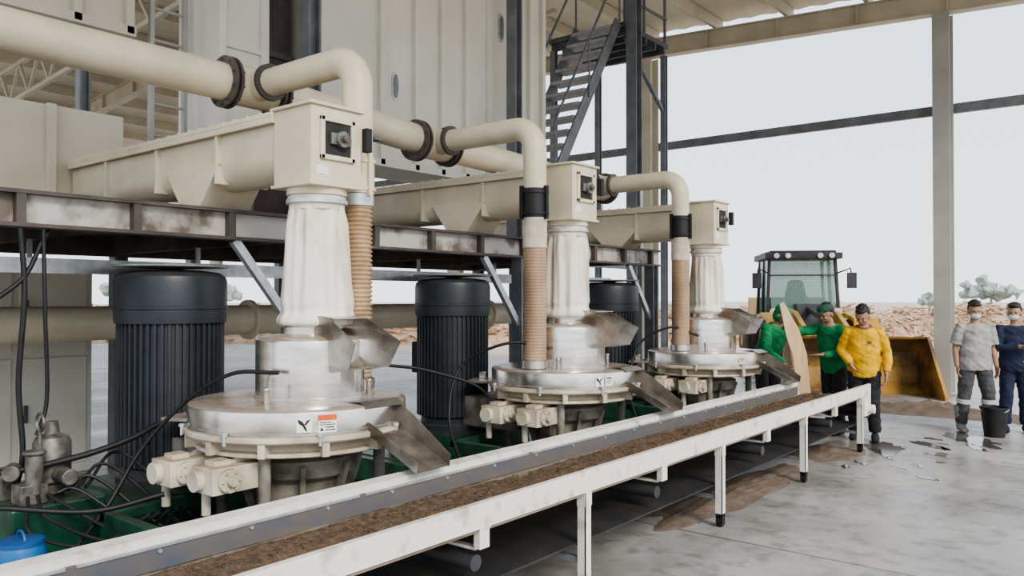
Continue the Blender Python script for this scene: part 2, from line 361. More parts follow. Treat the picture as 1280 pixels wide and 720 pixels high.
person((-3.08,10.26),face(.9,.55),'person in a green long-sleeve shirt reaching out to hold a board',green_c,blackc,blackc,lean=12,headp=14,heady=-4,H=1.62,
       elR=(-.26,-.30,1.24),wrR=(-.24,-.55,1.29),elL=(.27,-.16,1.0),wrL=(.10,-.36,.98),step=.08,capm=cap_c)
person((-4.02,10.42),face(-.35,.8),'person in green shirt and head cloth bending over belt end',green_c,blackc,blackc,lean=28,headp=6,heady=15,H=1.66,kneeb=.03,
       elL=(.24,-.34,.98),wrL=(.17,-.50,.82),elR=(-.24,-.30,.96),wrR=(-.12,-.48,.80),hood=green_c)
person((-1.73,11.42),face(.15,1),'person in grey T-shirt and white mask with dark trousers and boots',grey_c,dktr,boot_c,longs=False,mask=True,stripes=True,H=1.63,headp=10,heady=-12,stance=.13,step=.04)
person((-1.34,11.73),face(.35,.9),'person in navy work clothes with a white mask, hand on hip',navy_c,navy_c,blackc,mask=True,H=1.60,headp=4,heady=-20,elL=(.33,.04,1.08),wrL=(.17,-.06,.95),elR=(-.20,-.10,1.05),wrR=(.02,-.2,1.08))

# ---------------------------------------------------------------- setting
bm=NB();box(bm,-30,12,-6,16.6,-.2,0);mk('floor',bm,floorm,smooth=False,label='grey concrete floor slab with stains and joints',category='floor',kind='structure')
bm=NB();box(bm,-220,220,-60,320,-.5,-.06);mk('ground',bm,groundm,smooth=False,label='dry brown earth yard outside the building',category='ground',kind='structure')
def roofz(x):return 7.35-.052*(x+8.64) if x>-14 else 7.35-.052*(-14+8.64)+.09*(x+14)
bm=NB()
for a,b in ((-14,1.0),(-27,-14)):
    n=int((b-a)/.25)
    pts=[]
    for i in range(n+1):
        x=a+(b-a)*i/n;pts.append((x,roofz(x)+.28+(.03 if i%2 else 0)))
    prism(bm,pts+[(x,z+.03) for x,z in pts[::-1]],'y',-1,16.1)
mk('ceiling',bm,roofm,smooth=False,label='beige corrugated metal roof sheeting',category='roof',kind='structure')
for i in range(18):
    x=.4-1.5*i;z=roofz(x)
    bm=NB();box(bm,x-.035,x+.035,-1,16.0,z+.05,z+.27)
    mk('roof_purlin',bm,purl,smooth=False,label='cream steel roof purlin under the sheeting',category='purlin',group='roof purlins')
for y in (3.65,9.65,15.65):
    bm=NB()
    for a,b in ((-14,1.0),(-27,-14)):
        za,zb=roofz(a),roofz(b)
        for dz,w,h in ((0,.22,.02),(-.38,.22,.02),(-.19,.03,.38)):
            bar(bm,(a,y,za+dz),(b,y,zb+dz),w,h)
        k=int((b-a)/1.5)
        for j in range(k):
            x=a+(j+.5)*(b-a)/k;z=roofz(x);box(bm,x-.01,x+.01,y-.1,y+.1,z-.37,z)
    mk('roof_rafter',bm,purl,smooth=False,label='cream steel I-beam roof rafter spanning the hall',category='beam',group='roof rafters')
for y in (6.6,12.6):
    bm=NB()
    bar(bm,(-27,y,5.2),(-9,y,6.6),.08,.08);bar(bm,(-27,y,6.0),(-9,y,7.25),.08,.08)
    for j in range(18):
        x=-27+j;za=5.2+1.4*j/18;zb=6.0+j/18*1.25
        bar(bm,(x,y,za),(x+.5,y,zb+.03),.05,.05);bar(bm,(x+.5,y,zb+.03),(x+1,y,za+.075),.05,.05)
    mk('roof_truss',bm,purl,smooth=False,label='pale lattice roof truss',category='truss',group='lattice trusses')
def icol(bm,x,y,z0,z1,w=.26,mi=0,d=None):
    d=d or w
    box(bm,x-w/2,x+w/2,y-d/2,y-d/2+.02,z0,z1,mi);box(bm,x-w/2,x+w/2,y+d/2-.02,y+d/2,z0,z1,mi);box(bm,x-.01,x+.01,y-d/2+.02,y+d/2-.02,z0,z1,mi)
for x in (-26,-20.24,-14.44,-8.64,-2.84,2.96):
    bm=NB();icol(bm,x,15.65,0,roofz(x)-.39,.27,d=.36);box(bm,x-.22,x+.22,15.42,15.88,0,.03)
    mk('steel_column',bm,purl if x<-3 else palec,smooth=False,label='tall beige-grey steel building column on a base plate',category='column',group='hall columns')
bm=NB();box(bm,-26,8,15.84,15.92,4.93,5.10);box(bm,-26,8,15.83,15.84,4.93,4.95)
mk('wall_beam',bm,grst,smooth=False,label='grey horizontal steel beam across the open bay',category='beam')

# ---------------------------------------------------------------- storage bins
def bin_(x,y0,y1,z0,z1,depth,ribs,wins,label,legs=(),m_=None,seams=()):
    m_=m_ or bincream
    t=thing('storage_bin',(x-depth/2,(y0+y1)/2,2.29),label,'bin')
    bm=NB();box(bm,x-depth,x,y0,y1,z0,z1);mk('body',bm,m_,t,smooth=False,bevel=.01)
    for y in ribs:
        bm=NB();box(bm,x,x+.06,y-.035,y+.035,z0,z1);mk('rib',bm,m_,t,smooth=False,bevel=.004)
    for z in seams:
        bm=NB();box(bm,x,x+.03,y0,y1,z-.02,z+.02);mk('seam_strip',bm,m_,t,smooth=False)
    bm=NB();box(bm,x+.0,x+.06,y0,y1,z0-.02,z0+.07);box(bm,x-depth,x,y0-.03,y0,z0-.02,z0+.07);mk('bottom_flange',bm,m_,t,smooth=False,bevel=.004)
    for (lx,ly) in legs:
        bm=NB();icol(bm,lx,ly,2.29,z0-.02,.1);mk('leg',bm,grst,t,smooth=False)
    for (y,z,w,h) in wins:
        bm=NB();pts=[]
        for k in range(24):
            a=2*math.pi*k/24;pts.append((y+w*math.cos(a),z+h*math.copysign(abs(math.sin(a))**.7,math.sin(a))))
        prism(bm,pts,'x',x,x+.015,0);pts2=[(y+(p[0]-y)*.72,z+(p[1]-z)*.82) for p in pts];prism(bm,pts2,'x',x+.012,x+.02,1)
        mk('inspection_window',bm,[galv,mat('window_grey',(.22,.23,.23),(.17,.18,.18),rough=.3)],t,label='oval inspection window with pale rim')
    return t
bin_(-6.9,5.3,9.36,3.2,7.1,.8,[5.36,6.2,6.75,7.2,7.65,8.1,8.6,9.0,9.3],[(6.43,4.15,.055,.17),(8.38,5.35,.055,.2)],'large cream panelled metal bin with vertical ribs on the platform',[(-7.0,6.0),(-7.0,9.2),(-7.6,9.2)])
bin_(-6.9,4.15,4.68,3.0,7.1,.7,[4.18,4.65],[],'narrow cream panelled metal bin beside the large bin',[(-7.0,4.3)],seams=(4.1,5.2,6.3))
bin_(-7.2,-1.2,3.5,4.05,7.2,.7,[0,.6,1.2,1.8,2.4,3.0,3.45],[],'cream metal bin standing high above the pipe',[(-7.75,3.3),(-7.75,0)],binleft)
bin_(-7.2,-1.2,3.42,2.36,3.3,.35,[0,1.0,2.0,2.8],[],'low cream metal trough housing on the platform',[(-7.4,3.0)],binleft)
t=thing('dark_gap_filler',(-7.4,4.98,2.3),'dark brown vertical elevator casing added to darken the bin gap','filler')  # filler put in so the gap between the bins reads dark
bm=NB();box(bm,-7.6,-7.2,4.75,5.2,2.3,7.2);mk('casing',bm,mat('dark_casing',(.11,.07,.06),(.05,.04,.04),rough=.5,scale=3),t,smooth=False,bevel=.01)
for z in (3.2,4.2,5.2,6.2):
    bm=NB();box(bm,-7.62,-7.17,4.73,5.22,z,z+.06);mk('flange',bm,dkst,t,smooth=False)
t=thing('access_ladder',(-7.3,3.9,2.29),'pale steel access ladder fixed between the bins','ladder')
for y in (3.72,4.05):
    bm=NB();box(bm,-7.33,-7.28,y-.02,y+.02,2.29,7.1);mk('side_rail',bm,palec,t,smooth=False)
for k in range(15):
    bm=NB();disc(bm,(-7.305,3.72,2.6+.3*k),(-7.305,4.05,2.6+.3*k),.014,8);mk('rung',bm,palec,t)
for i,(y0,y1) in enumerate(((-1.0,.55),(.6,2.15),(2.2,3.55))):
    t=thing('control_cabinet',(-8.5,(y0+y1)/2,0),'pale grey metal cabinet standing on the floor under the platform','cabinet',group='floor cabinets')
    bm=NB();box(bm,-8.9,-8.1,y0,y1,0,2.05);mk('body',bm,bincream,t,smooth=False,bevel=.01)
    for a in (0,1):
        ya=y0+.04+a*(y1-y0-.04)/2
        for z0,z1 in ((.1,1.12),(1.17,1.98)):
            bm=NB();box(bm,-8.1,-8.075,ya,ya+(y1-y0)/2-.08,z0,z1);d=mk('door',bm,bincream,t,smooth=False,bevel=.008)
            bm=NB();box(bm,-8.075,-8.05,ya+.04,ya+.07,(z0+z1)/2-.08,(z0+z1)/2+.08);mk('handle',bm,dkst,d,smooth=False)

# ---------------------------------------------------------------- platform
pf=thing('walkway_platform',(-6.4,4.4,0),'steel walkway platform on posts with stained edge beam above the motors','platform')
bm=NB()
z0,z1=2.08,2.29
box(bm,-5.08,-4.94,-.6,9.3,z1-.022,z1,0);box(bm,-5.08,-4.94,-.6,9.3,z0,z0+.022,0);box(bm,-5.015,-5.005,-.6,9.3,z0+.022,z1-.022,1)
for i in range(15):
    y=-.2+i*.66;box(bm,-5.0,-4.945,y-.025,y+.025,z0+.022,z1-.022,0)
mk('edge_beam',bm,[rust,webc],pf,smooth=False)
bm=NB();box(bm,-8.0,-7.9,-.6,9.3,z0,z1);mk('back_beam',bm,rust,pf,smooth=False)
bm=NB();box(bm,-7.9,-5.08,-.6,9.3,z1-.02,z1+.0);mk('deck',bm,dkst,pf,smooth=False)
for i in range(8):
    y=-.3+i*1.33;bm=NB();box(bm,-7.9,-5.08,y-.03,y+.03,z0+.02,z1-.02);mk('cross_beam',bm,rust,pf,smooth=False)
for y in (1.0,3.73,6.4,9.12):
    bm=NB();icol(bm,-5.01,y,0,z0,.13);box(bm,-5.12,-4.9,y-.11,y+.11,0,.02);mk('post',bm,grst,pf,smooth=False)
    bm=NB();bar(bm,(-5.01,y-.58,z0-.0),(-5.01,y-.05,1.42),.05,.06);mk('brace',bm,galv,pf,smooth=False)
for y in (1.0,3.73,6.4,9.12):
    bm=NB();icol(bm,-7.95,y,0,z0,.13);mk('post',bm,grst,pf,smooth=False)
bm=NB();box(bm,-6.35,-5.66,-.6,9.2,1.875,1.885);box(bm,-5.67,-5.655,-.6,9.2,1.84,1.94)
for i in range(8):box(bm,-6.3,-6.27,-.3+1.3*i,-.27+1.3*i,1.88,2.1)
mk('cable_tray',bm,galv,pf,smooth=False,label='light galvanised tray hung below the deck')
bm=NB()
for x in (-5.2,-5.8,-6.4):tube(bm,[(x,9.2,2.29),(x,9.2,3.15)],.018,8)
for z in (3.15,2.72):tube(bm,[(-5.2,9.2,z),(-6.4,9.2,z)],.018,8)
mk('handrail',bm,galv,pf)
for (x,y,w) in ((-6.6,11.45,.19),(-6.6,8.3,.15),(-6.6,5.0,.15),(-8.95,5.08,.12),(-8.95,6.3,.10)):
    bm=NB();zb=2.29 if y<9 and x>-8 else 0;icol(bm,x,y,zb,7.0,w);box(bm,x-.12,x+.12,y-.12,y+.12,zb,zb+.02);mk('frame_column',bm,grst,smooth=False,label='slim grey steel frame column beside the bins',category='column',group='grey frame columns')
bm=NB();bar(bm,(-6.6,9.32,2.2),(-6.6,11.34,2.2),.08,.12);mk('tie_beam',bm,grst,smooth=False,label='grey steel tie beam joining platform and frame column',category='beam')

st=thing('staircase',(-7.2,10.4,2.29),'steep grey steel staircase with broad open treads climbing past the bin','stairs')
A=Vector((0,9.47,3.36));B=Vector((0,11.28,6.2))
for x in (-7.6,-6.80):
    bm=NB();bar(bm,(x,A.y,A.z),(x,B.y,B.z),.03,.18,up=(0,0,1));mk('stringer',bm,grst,st,smooth=False)
    bm=NB();box(bm,x-.03,x+.03,9.46,9.52,0,3.3);mk('post',bm,grst,st,smooth=False)
n=12
for i in range(0,n):
    p=A.lerp(B,(i+.5)/n);bm=NB();box(bm,-7.58,-6.82,p.y-.14,p.y+.14,p.z-.025,p.z+.025);mk('tread',bm,treadm,st,smooth=False)
for x in (-7.63,-6.77):
    bm=NB();tube(bm,[(x,A.y,A.z+.9),(x,B.y,B.z+.9)],.02,8)
    for k in (0,.5,1):
        p=A.lerp(B,k);tube(bm,[(x,p.y,p.z),(x,p.y,p.z+.9)],.016,8)
    mk('handrail',bm,grst,st)
lp=thing('landing_platform',(-7.5,12,0),'dark steel landing platform at the top of the stairs','platform')
bm=NB();box(bm,-8.3,-6.78,11.42,13.0,6.16,6.24);mk('deck',bm,dkst,lp,smooth=False)
for i in range(5):
    bm=NB();box(bm,-8.3,-6.78,11.5+.33*i,11.55+.33*i,6.04,6.16);mk('joist',bm,dkst,lp,smooth=False)
for x,y in ((-8.25,12.95),(-6.85,12.95),(-8.25,11.5)):
    bm=NB();icol(bm,x,y,0,6.04,.1);mk('post',bm,grst,lp,smooth=False)
bm=NB();bar(bm,(-6.85,12.95,5.0),(-6.85,11.6,6.04),.06,.06);mk('brace',bm,grst,lp,smooth=False)
bm=NB();bar(bm,(-6.83,11.55,7.2),(-6.83,13,7.2),.05,.05);bar(bm,(-6.83,11.55,6.7),(-6.83,13,6.7),.04,.04)
for y in (11.55,12.2,12.95):bar(bm,(-6.83,y,6.2),(-6.83,y,7.2),.04,.04)
mk('handrail',bm,grst,lp,smooth=False)

# ---------------------------------------------------------------- pipes
def flange(p,ax,r,parent,t=.02,m_=None):
    p=Vector(p);a=Vector(ax).normalized()
    for s in (-1,1):
        bm=NB();disc(bm,p+a*(s*(t+.002)-t/2),p+a*(s*(t+.002)+t/2),r,28)
        u=Vector((0,0,1)) if abs(a.z)<.9 else Vector((1,0,0));v=a.cross(u)
        for k in range(10):
            an=2*math.pi*k/10;q=p+(u*math.cos(an)+v*math.sin(an))*(r*.88);disc(bm,q+a*s*.01,q+a*s*.05,.009,6)
        mk('flange',bm,m_ or rust,parent,label='dark bolted flange ring')
HX=-5.29
MY=(3.02,5.84,8.68)
HO=((0,.45),(0,-.43),(-.08,-.43))
HZT=(3.26,3.13,3.03)
DZ=(0,0,-.06)
def HZ_(y):
    ys=[-1,3.47,5.41,8.25,9];zs=[3.27,3.26,3.13,3.03,3.0]
    for a in range(4):
        if y<=ys[a+1]:return zs[a]+(zs[a+1]-zs[a])*(y-ys[a])/(ys[a+1]-ys[a])
    return 3.0
hd=thing('header_pipe',(HX,4.2,2.29),'long cream suction pipe with flanged tees running above the platform','pipe')
bm=NB();tube(bm,[(HX,y,HZ_(y)) for y in (-.5,3.47,5.41,8.4)],.135,28);mk('pipe_run',bm,cream,hd)
tees=[MY[i]+HO[i][1] for i in range(3)]
for y in tees:
    HZ=HZ_(y)
    bm=NB();tube(bm,[(HX,y-.17,HZ),(HX,y+.17,HZ)],.152,28);tube(bm,[(HX,y,HZ),(HX+.22,y,HZ)],.115,24);mk('tee',bm,cream,hd)
    flange((HX,y-.21,HZ),(0,1,0),.19,hd);flange((HX,y+.21,HZ),(0,1,0),.19,hd)
for y in (1.6,4.6,7.2):
    HZ=HZ_(y);bm=NB();box(bm,HX-.03,HX+.03,y-.03,y+.03,2.29,HZ-.15);box(bm,HX-.15,HX+.15,y-.04,y+.04,HZ-.16,HZ-.133);box(bm,HX-.1,HX+.1,y-.1,y+.1,2.29,2.305);mk('support_stand',bm,grst,hd,smooth=False)
for i in range(3):
    x=-4.08+HO[i][0];y=MY[i]+HO[i][1];HZ=HZT[i]
    t=thing('branch_pipe',(x,y,2.2),'cream elbow pipe dropping from the header with a clamp','pipe',group='cream branch pipes')
    r=.1
    bm=NB();pts=[Vector((HX+.22,y,HZ))]+arc((x-.2,y,HZ-.2),math.pi/2,0,.2,(1,0,0),(0,0,1),10)+[Vector((x,y,2.58))]
    tube(bm,pts,r,24);mk('elbow_pipe',bm,cream,t)
    bm=NB();tube(bm,[(HX+.23,y,HZ),(HX+.26,y,HZ)],.135,24);mk('pipe_flange',bm,rust,t)
    bm=NB();lathe(bm,[(.102,2.36),(.112,2.36),(.112,2.60),(.102,2.60)],(x,y),24)
    for z in (2.39,2.57):lathe(bm,[(.113,z-.012),(.122,z-.012),(.122,z+.012),(.113,z+.012)],(x,y),24)
    for a in (0,2.1,4.2):box(bm,x+.12*math.cos(a)-.015,x+.12*math.cos(a)+.015,y+.12*math.sin(a)-.015,y+.12*math.sin(a)+.015,2.34,2.62)
    if i: mk('black_clamp',bm,rubber,t,label='black rubber coupling with clamps')
    else: mk('clamp',bm,cream,t)
    t2=thing('suction_hose',(x,y,1.08),['tan ribbed flexible suction hose standing on the steel housing','dusty brown ribbed hose with pale upper collar on steel housing','narrow dusty brown ribbed hose standing on the steel housing'][i],'hose')
    zb=1.10
    bm=NB();prof=[];z=zb;zt_=2.30 if i==0 else 2.12
    a_,st_=((.012,.029) if i==0 else (.0022,.026))
    while z<zt_:
        prof+= [(.1-a_,z),(.1,z+st_*.28),(.1,z+st_*.55),(.1-a_,z+st_*.83)];z+=st_
    lathe(bm,prof,(x,y),28);mk('ribbed_hose',bm,hosem if i==0 else tubem,t2,ang=60)
    bm=NB()
    if i==0:
        lathe(bm,[(.095,2.28),(.108,2.28),(.108,2.355),(.095,2.355)],(x,y),28);mk('collar',bm,galv,t2)
    else:
        lathe(bm,[(.104,2.10),(.104,2.355)],(x,y),28);mk('upper_tube',bm,clearm,t2,label='paler upper tube section')
    bm=NB();lathe(bm,[(.115,1.086),(.115,1.15),(.1,1.16)],(x,y),28);mk('base_collar',bm,steelp,t2)
t=thing('low_pipe',(-6.75,4,0),'thick cream horizontal pipe behind the motors on stands','pipe')
bm=NB();tube(bm,[(-6.75,-1.5,1.47),(-6.75,9.5,1.47)],.14,28);mk('pipe_run',bm,cream,t)
for y in (.3,3.9,7.4):
    bm=NB();box(bm,-6.79,-6.71,y-.04,y+.04,0,1.34);box(bm,-6.9,-6.6,y-.05,y+.05,1.31,1.345);box(bm,-6.87,-6.63,y-.12,y+.12,0,.02);mk('support_stand',bm,grst,t,smooth=False)
    bm=NB();lathe(bm,[(.14,-.02),(.19,-.02),(.19,.02),(.14,.02)],(0,0),24)
    bmesh.ops.transform(bm,matrix=Matrix.Translation((-6.75,y+.5,1.47))@Matrix.Rotation(R(90),4,'X'),verts=bm.verts);mk('pipe_flange',bm,cream,t)

# ---------------------------------------------------------------- screw conveyors
for i,y0_ in enumerate(MY):
    y=y0_+(.11 if i==0 else .02);dz=DZ[i]
    t=thing('screw_conveyor',(-5.9,y,2.29),'cream enclosed screw conveyor trough ending in a drop box','conveyor',group='cream screw conveyors')
    xe=-3.87;xb=-4.24;xl=-7.6 if i else -7.135
    prof=[(-.17,2.80),(-.17,2.56)]+[(-.17*math.cos(a),2.56-.15*math.sin(a)) for a in [math.pi*k/10 for k in range(1,10)]]+[(.17,2.56),(.17,2.80)]
    bm=NB();prism(bm,[(y+p[0],p[1]+dz) for p in prof],'x',xl,xb+.01);mk('trough',bm,cream,t)
    bm=NB();box(bm,xl,xb+.01,y-.215,y+.215,2.80+dz,2.83+dz)
    box(bm,xl,xb+.01,y-.215,y-.19,2.76+dz,2.80+dz)
    for k in range(3):box(bm,-4.9-.8*k,-4.87-.8*k,y-.2,y+.2,2.44+dz,2.8+dz)
    k=xl+.1
    while k<xb:
        disc(bm,(k,y-.2,2.83+dz),(k,y-.2,2.84+dz),.012,6);k+=.14
    mk('lid',bm,cream,t,smooth=False,bevel=.003)
    bm=NB();box(bm,xb,xe,y-.19,y+.19,2.37+dz,2.83+dz);box(bm,xb-.02,xe+.02,y-.21,y+.21,2.83+dz,2.85+dz);box(bm,xb-.015,xe+.015,y-.205,y+.205,2.35+dz,2.37+dz)
    zc=2.64+dz
    for a,b,c,d in ((-.13,-.10,-.13,.13),(.10,.13,-.13,.13),(-.13,.13,-.13,-.10),(-.13,.13,.10,.13)):box(bm,xe,xe+.02,y+a,y+b,zc+c,zc+d)
    mk('end_box',bm,cream,t,smooth=False,bevel=.005)
    bm=NB();box(bm,xe,xe+.006,y-.10,y+.10,zc-.10,zc+.10);mk('opening_shade_plate',bm,recess,t,smooth=False,label='dark square plate standing for a shaded opening')  # flat plate, the shade of the opening is in its colour
    bm=NB();disc(bm,(xe+.006,y+.02,zc),(xe+.05,y+.02,zc),.05,20);disc(bm,(xe+.05,y+.02,zc),(xe+.08,y+.02,zc),.022,14);box(bm,xe+.006,xe+.03,y-.06,y+.08,zc-.035,zc+.035);mk('shaft_bearing',bm,dirtyM,t,bevel=.003)
    bm=NB();box(bm,xe+.0,xe+.05,y+.195,y+.24,zc-.05,zc+.10);mk('junction_box',bm,rubber,t,smooth=False,bevel=.004)
    bm=NB();box(bm,xe,xe+.004,y-.15,y-.07,2.42+dz,2.47+dz);mk('sticker',bm,stk_w,t,smooth=False)
    bm=NB();prism(bm,[(-5.1,2.29),(-5.32,2.29),(-5.55,2.58+dz),(-4.85,2.58+dz)],'y',y-.195,y+.195);mk('saddle',bm,cream,t,smooth=False,bevel=.005)
    bm=NB();tube(bm,[(-4.06,y,2.22+dz),(-4.06,y,2.36+dz)],.17,28);disc(bm,(-4.06,y,2.31+dz),(-4.06,y,2.35+dz),.185,28);mk('outlet_neck',bm,cream,t)
    s=thing('fabric_sleeve',(-4.06,y,1.45),'draped dusty white fabric sleeve with brown stains below the drop box','sleeve',group='fabric sleeves')
    bm=NB();prof=[];ph=random.random()*9;m=60
    rb=.225 if i==0 else .205;zt=2.30+dz;H=zt-1.49
    for k in range(m+1):
        f=k/m;z=1.49+f*H;r=rb+(.160-rb)*f**.9
        r+=.018*max(0,1-abs(f-.06)/.06)-.008*max(0,1-abs(f-.14)/.05)
        if k<2:r=.175
        if k>m-2:r=.178
        prof.append((r,z))
    def fn(r,z,a,ph=ph,zt=zt):
        e=max(0,min(1,(z-1.49)*8,(zt-z)*6))
        f=(z-1.49)/(zt-1.49)
        V=Vector((math.cos(a)*1.5+ph,math.sin(a)*1.5,z*.8))
        w=noise.noise(V)*.035+noise.noise(Vector((math.cos(a)*5+ph,math.sin(a)*5,z*1.6)))*.020
        fold=.010*math.sin(a*9+ph+2.2*noise.noise(V))+.006*math.sin(a*17+z*1.5+ph)
        crease=.009*math.sin(z*36+4*math.sin(a+ph))*max(0,1-f*4)
        return r+e*(w+fold+crease)
    lathe(bm,prof,(-4.06,y),96,fn=fn);mk('sleeve_cloth',bm,fabric,s,ang=80)
    for z in (1.505,zt-.03):
        bm=NB();lathe(bm,[(.178,z-.012),(.188,z-.012),(.188,z+.012),(.178,z+.012)],(-4.06,y),30);mk('clamp_band',bm,galv,s)

# ---------------------------------------------------------------- pellet mills
for i,y in enumerate(MY):
    x=-4.08
    t=thing('pellet_mill',(x,y,0),['stainless pellet mill with orange warning sticker beside the pump unit','stainless pellet mill with white sticker between two others','stainless pellet mill with pale sticker near the belt end'][i],'machine',group='row of pellet mills')
    ya=y-(1.45 if i==0 else 1.05)
    bm=NB()
    for xa in (-5.75,-4.62,-3.55):box(bm,xa-.07,xa+.07,ya,y+.72,0,.24)
    for yb in (ya,y-.5,y+.58):box(bm,-5.75,-3.55,yb,yb+.13,.03,.24)
    box(bm,-5.68,-3.62,ya+.1,y+.6,.2,.25);box(bm,-5.65,-4.75,y-.65,y+.3,.25,.46)
    for k in range(4):box(bm,-4.55+.25*k,-4.50+.25*k,ya+.05,y-.5,.25,.33)
    box(bm,-4.55,-3.75,y-.98,y-.92,.25,.50);box(bm,-4.55,-4.49,y-.98,y-.5,.44,.50);box(bm,-3.81,-3.75,y-.98,y-.5,.44,.50)
    mk('base_frame',bm,green,t,smooth=False,bevel=.008)
    bm=NB();lathe(bm,[(.36,.25),(.36,.32),(.28,.34),(.25,.5),(.26,.6),(.34,.64),(.36,.74),(.30,.76),(.32,.80)],(x,y),48)
    for k in range(8):
        a=k*math.pi/4+.2;bar(bm,(x+.25*math.cos(a),y+.25*math.sin(a),.35),(x+.36*math.cos(a),y+.36*math.sin(a),.72),.03,.05)
    mk('gear_housing',bm,gearm,t,bevel=.004)
    for k in range(4):
        a=k*math.pi/2+.55;bm=NB();cx=x+.50*math.cos(a);cy=y+.50*math.sin(a);tube(bm,[(cx,cy,.25),(cx,cy,.80)],.035,14);tube(bm,[(cx,cy,.25),(cx,cy,.28)],.06,14);mk('support_pillar',bm,gearm,t)
    for s,(ox,oy) in enumerate(((.15,-.64),(-.20,-.68))):
        bm=NB();cx,cy=x+ox,y+oy
        box(bm,cx-.11,cx+.10,cy-.09,cy+.25,.64,.78);disc(bm,(cx-.03,cy-.13,.71),(cx-.03,cy-.09,.71),.06,20);disc(bm,(cx+.10,cy,.71),(cx+.13,cy,.71),.064,20);disc(bm,(cx+.13,cy,.71),(cx+.16,cy,.71),.028,12)
        box(bm,cx-.05,cx+.05,cy-.05,cy+.05,.78,.81);tube(bm,[(cx-.08,cy-.02,.50),(cx-.08,cy-.02,.64)],.025,10)
        prism(bm,[(cy+.05,.78),(cy+.22,.78),(cy+.22,.86)],'x',cx-.015,cx+.015)
        for k in range(6):
            a=k*math.pi/3;disc(bm,(cx+.13,cy+.05*math.cos(a),.71+.05*math.sin(a)),(cx+.142,cy+.05*math.cos(a),.71+.05*math.sin(a)),.008,6)
        mk('roller_cylinder',bm,creamd,t,bevel=.010)
    bm=NB();box(bm,x-.9,x-.3,y-.35,y+.15,.5,.78);mk('drive_box',bm,gearm,t,smooth=False,bevel=.02)
    bm=NB();lathe(bm,[(.3,.80),(.57,.805),(.60,.815),(.60,.835),(.57,.845),(.55,.885),(.655,.895),(.665,.905),(.665,.93),(.62,.94)],(x,y),72)
    for k in range(12):
        a=k*math.pi/6+.1;M=Matrix.Translation((x,y,0))@Matrix.Rotation(a,4,'Z');box(bm,.53,.655,-.02,.02,.82,.90,0,M)
    mk('lower_ring',bm,creamd,t,bevel=.003)
    bm=NB();lathe(bm,[(.50,.93),(.64,.93),(.648,.94),(.648,.95),(.643,.955),(.643,1.05),(.640,1.062),(.62,1.072),(.55,1.078),(.3,1.085)],(x,y),96);mk('press_housing',bm,steel,t)
    for k in range(8):
        a=k*math.pi/4+.31
        bm=NB();cx,cy=x+.668*math.cos(a),y+.668*math.sin(a);tube(bm,[(cx,cy,.885),(cx,cy,.945)],.010,8);tube(bm,[(cx,cy,.935),(cx,cy,.952)],.018,6);mk('clamp_bolt',bm,galv,t)
    bm=NB();M=Matrix.Translation((x,y,0))@Matrix.Rotation(R(205),4,'Z')
    box(bm,.55,.86,-.16,.16,.915,.94,0,M);box(bm,.74,.80,-.1,-.05,.94,1.0,0,M)
    mk('clamp_plate',bm,steel,t,bevel=.004)
    yd=y+(.08 if i==0 else .02)
    bm=NB();lathe(bm,[(.338,1.08),(.338,1.092),(.328,1.095),(.328,1.41),(.325,1.425),(.30,1.44),(.2,1.455),(.18,1.46),(.18,1.50),(.165,1.50)],(x,yd),72)
    mk('feed_drum',bm,steel,t)
    for k in range(3):
        a=k*2.1+1.0;p=Vector((x+.42*math.cos(a),y+.42*math.sin(a),1.08));bm=NB();tube(bm,[p,p+Vector((0,0,.08))],.016,10);ell(bm,p+Vector((0,0,.08)),.019);mk('lid_bolt',bm,steelp,t)
    # flared upper spout
    bm=NB();ys=y+.10
    for s in (-1,1):
        P3=[(x+.14,1.30,.10),(x+.14,1.57,.11),(x+.33,1.56,.13),(x+.60,1.42,.17),(x+.52,1.27,.15),(x+.34,1.24,.12)]
        v=[bm.verts.new((a,ys+s*w_,z_)) for a,z_,w_ in P3];v2=[bm.verts.new((a,ys+s*(w_+.006),z_)) for a,z_,w_ in P3]
        bm.faces.new(v);bm.faces.new(v2[::-1])
        for k in range(6):bm.faces.new((v[k],v2[k],v2[(k+1)%6],v[(k+1)%6]))
    def quad(pts,mi=0):
        a=[bm.verts.new(p) for p in pts];b=[bm.verts.new((p[0],p[1],p[2]+.006)) for p in pts]
        bm.faces.new(a).material_index=mi;bm.faces.new(b[::-1]).material_index=mi
        for k in range(4):bm.faces.new((a[k],b[k],b[(k+1)%4],a[(k+1)%4])).material_index=mi
    quad([(x+.12,ys-.115,1.57),(x+.12,ys+.115,1.57),(x+.36,ys+.14,1.555),(x+.36,ys-.14,1.555)])
    quad([(x+.30,ys-.12,1.25),(x+.30,ys+.12,1.25),(x+.53,ys+.155,1.27),(x+.53,ys-.155,1.27)],1)
    quad([(x+.16,ys-.11,1.50),(x+.16,ys+.11,1.50),(x+.34,ys+.12,1.26),(x+.34,ys-.12,1.26)],1)
    box(bm,x+.27,x+.33,ys-.05,ys+.05,1.09,1.26)
    mk('upper_spout',bm,[steelp,steeld],t,smooth=False,label='bright flared bent steel spout')
    # discharge chute: long thin bent sheet, open top
    bm=NB();yc=y+.11;w=.125
    bar(bm,(x+.44,yc,.93),(x+.68,yc,.905),2*w,.005,1);bar(bm,(x+.68,yc,.905),(x+1.03,yc,.752),2*w,.005,1)
    prism(bm,[(x+.46,.92),(x+.46,1.06),(x+.60,1.08),(x+.74,1.01),(x+1.04,.81),(x+1.03,.745),(x+.68,.90)],'y',yc+w-.002,yc+w+.002,1)
    prism(bm,[(x+.46,.92),(x+.46,1.0),(x+.60,.995),(x+.72,.955),(x+1.045,.80),(x+1.03,.745),(x+.68,.90)],'y',yc-w-.002,yc-w+.002,0)
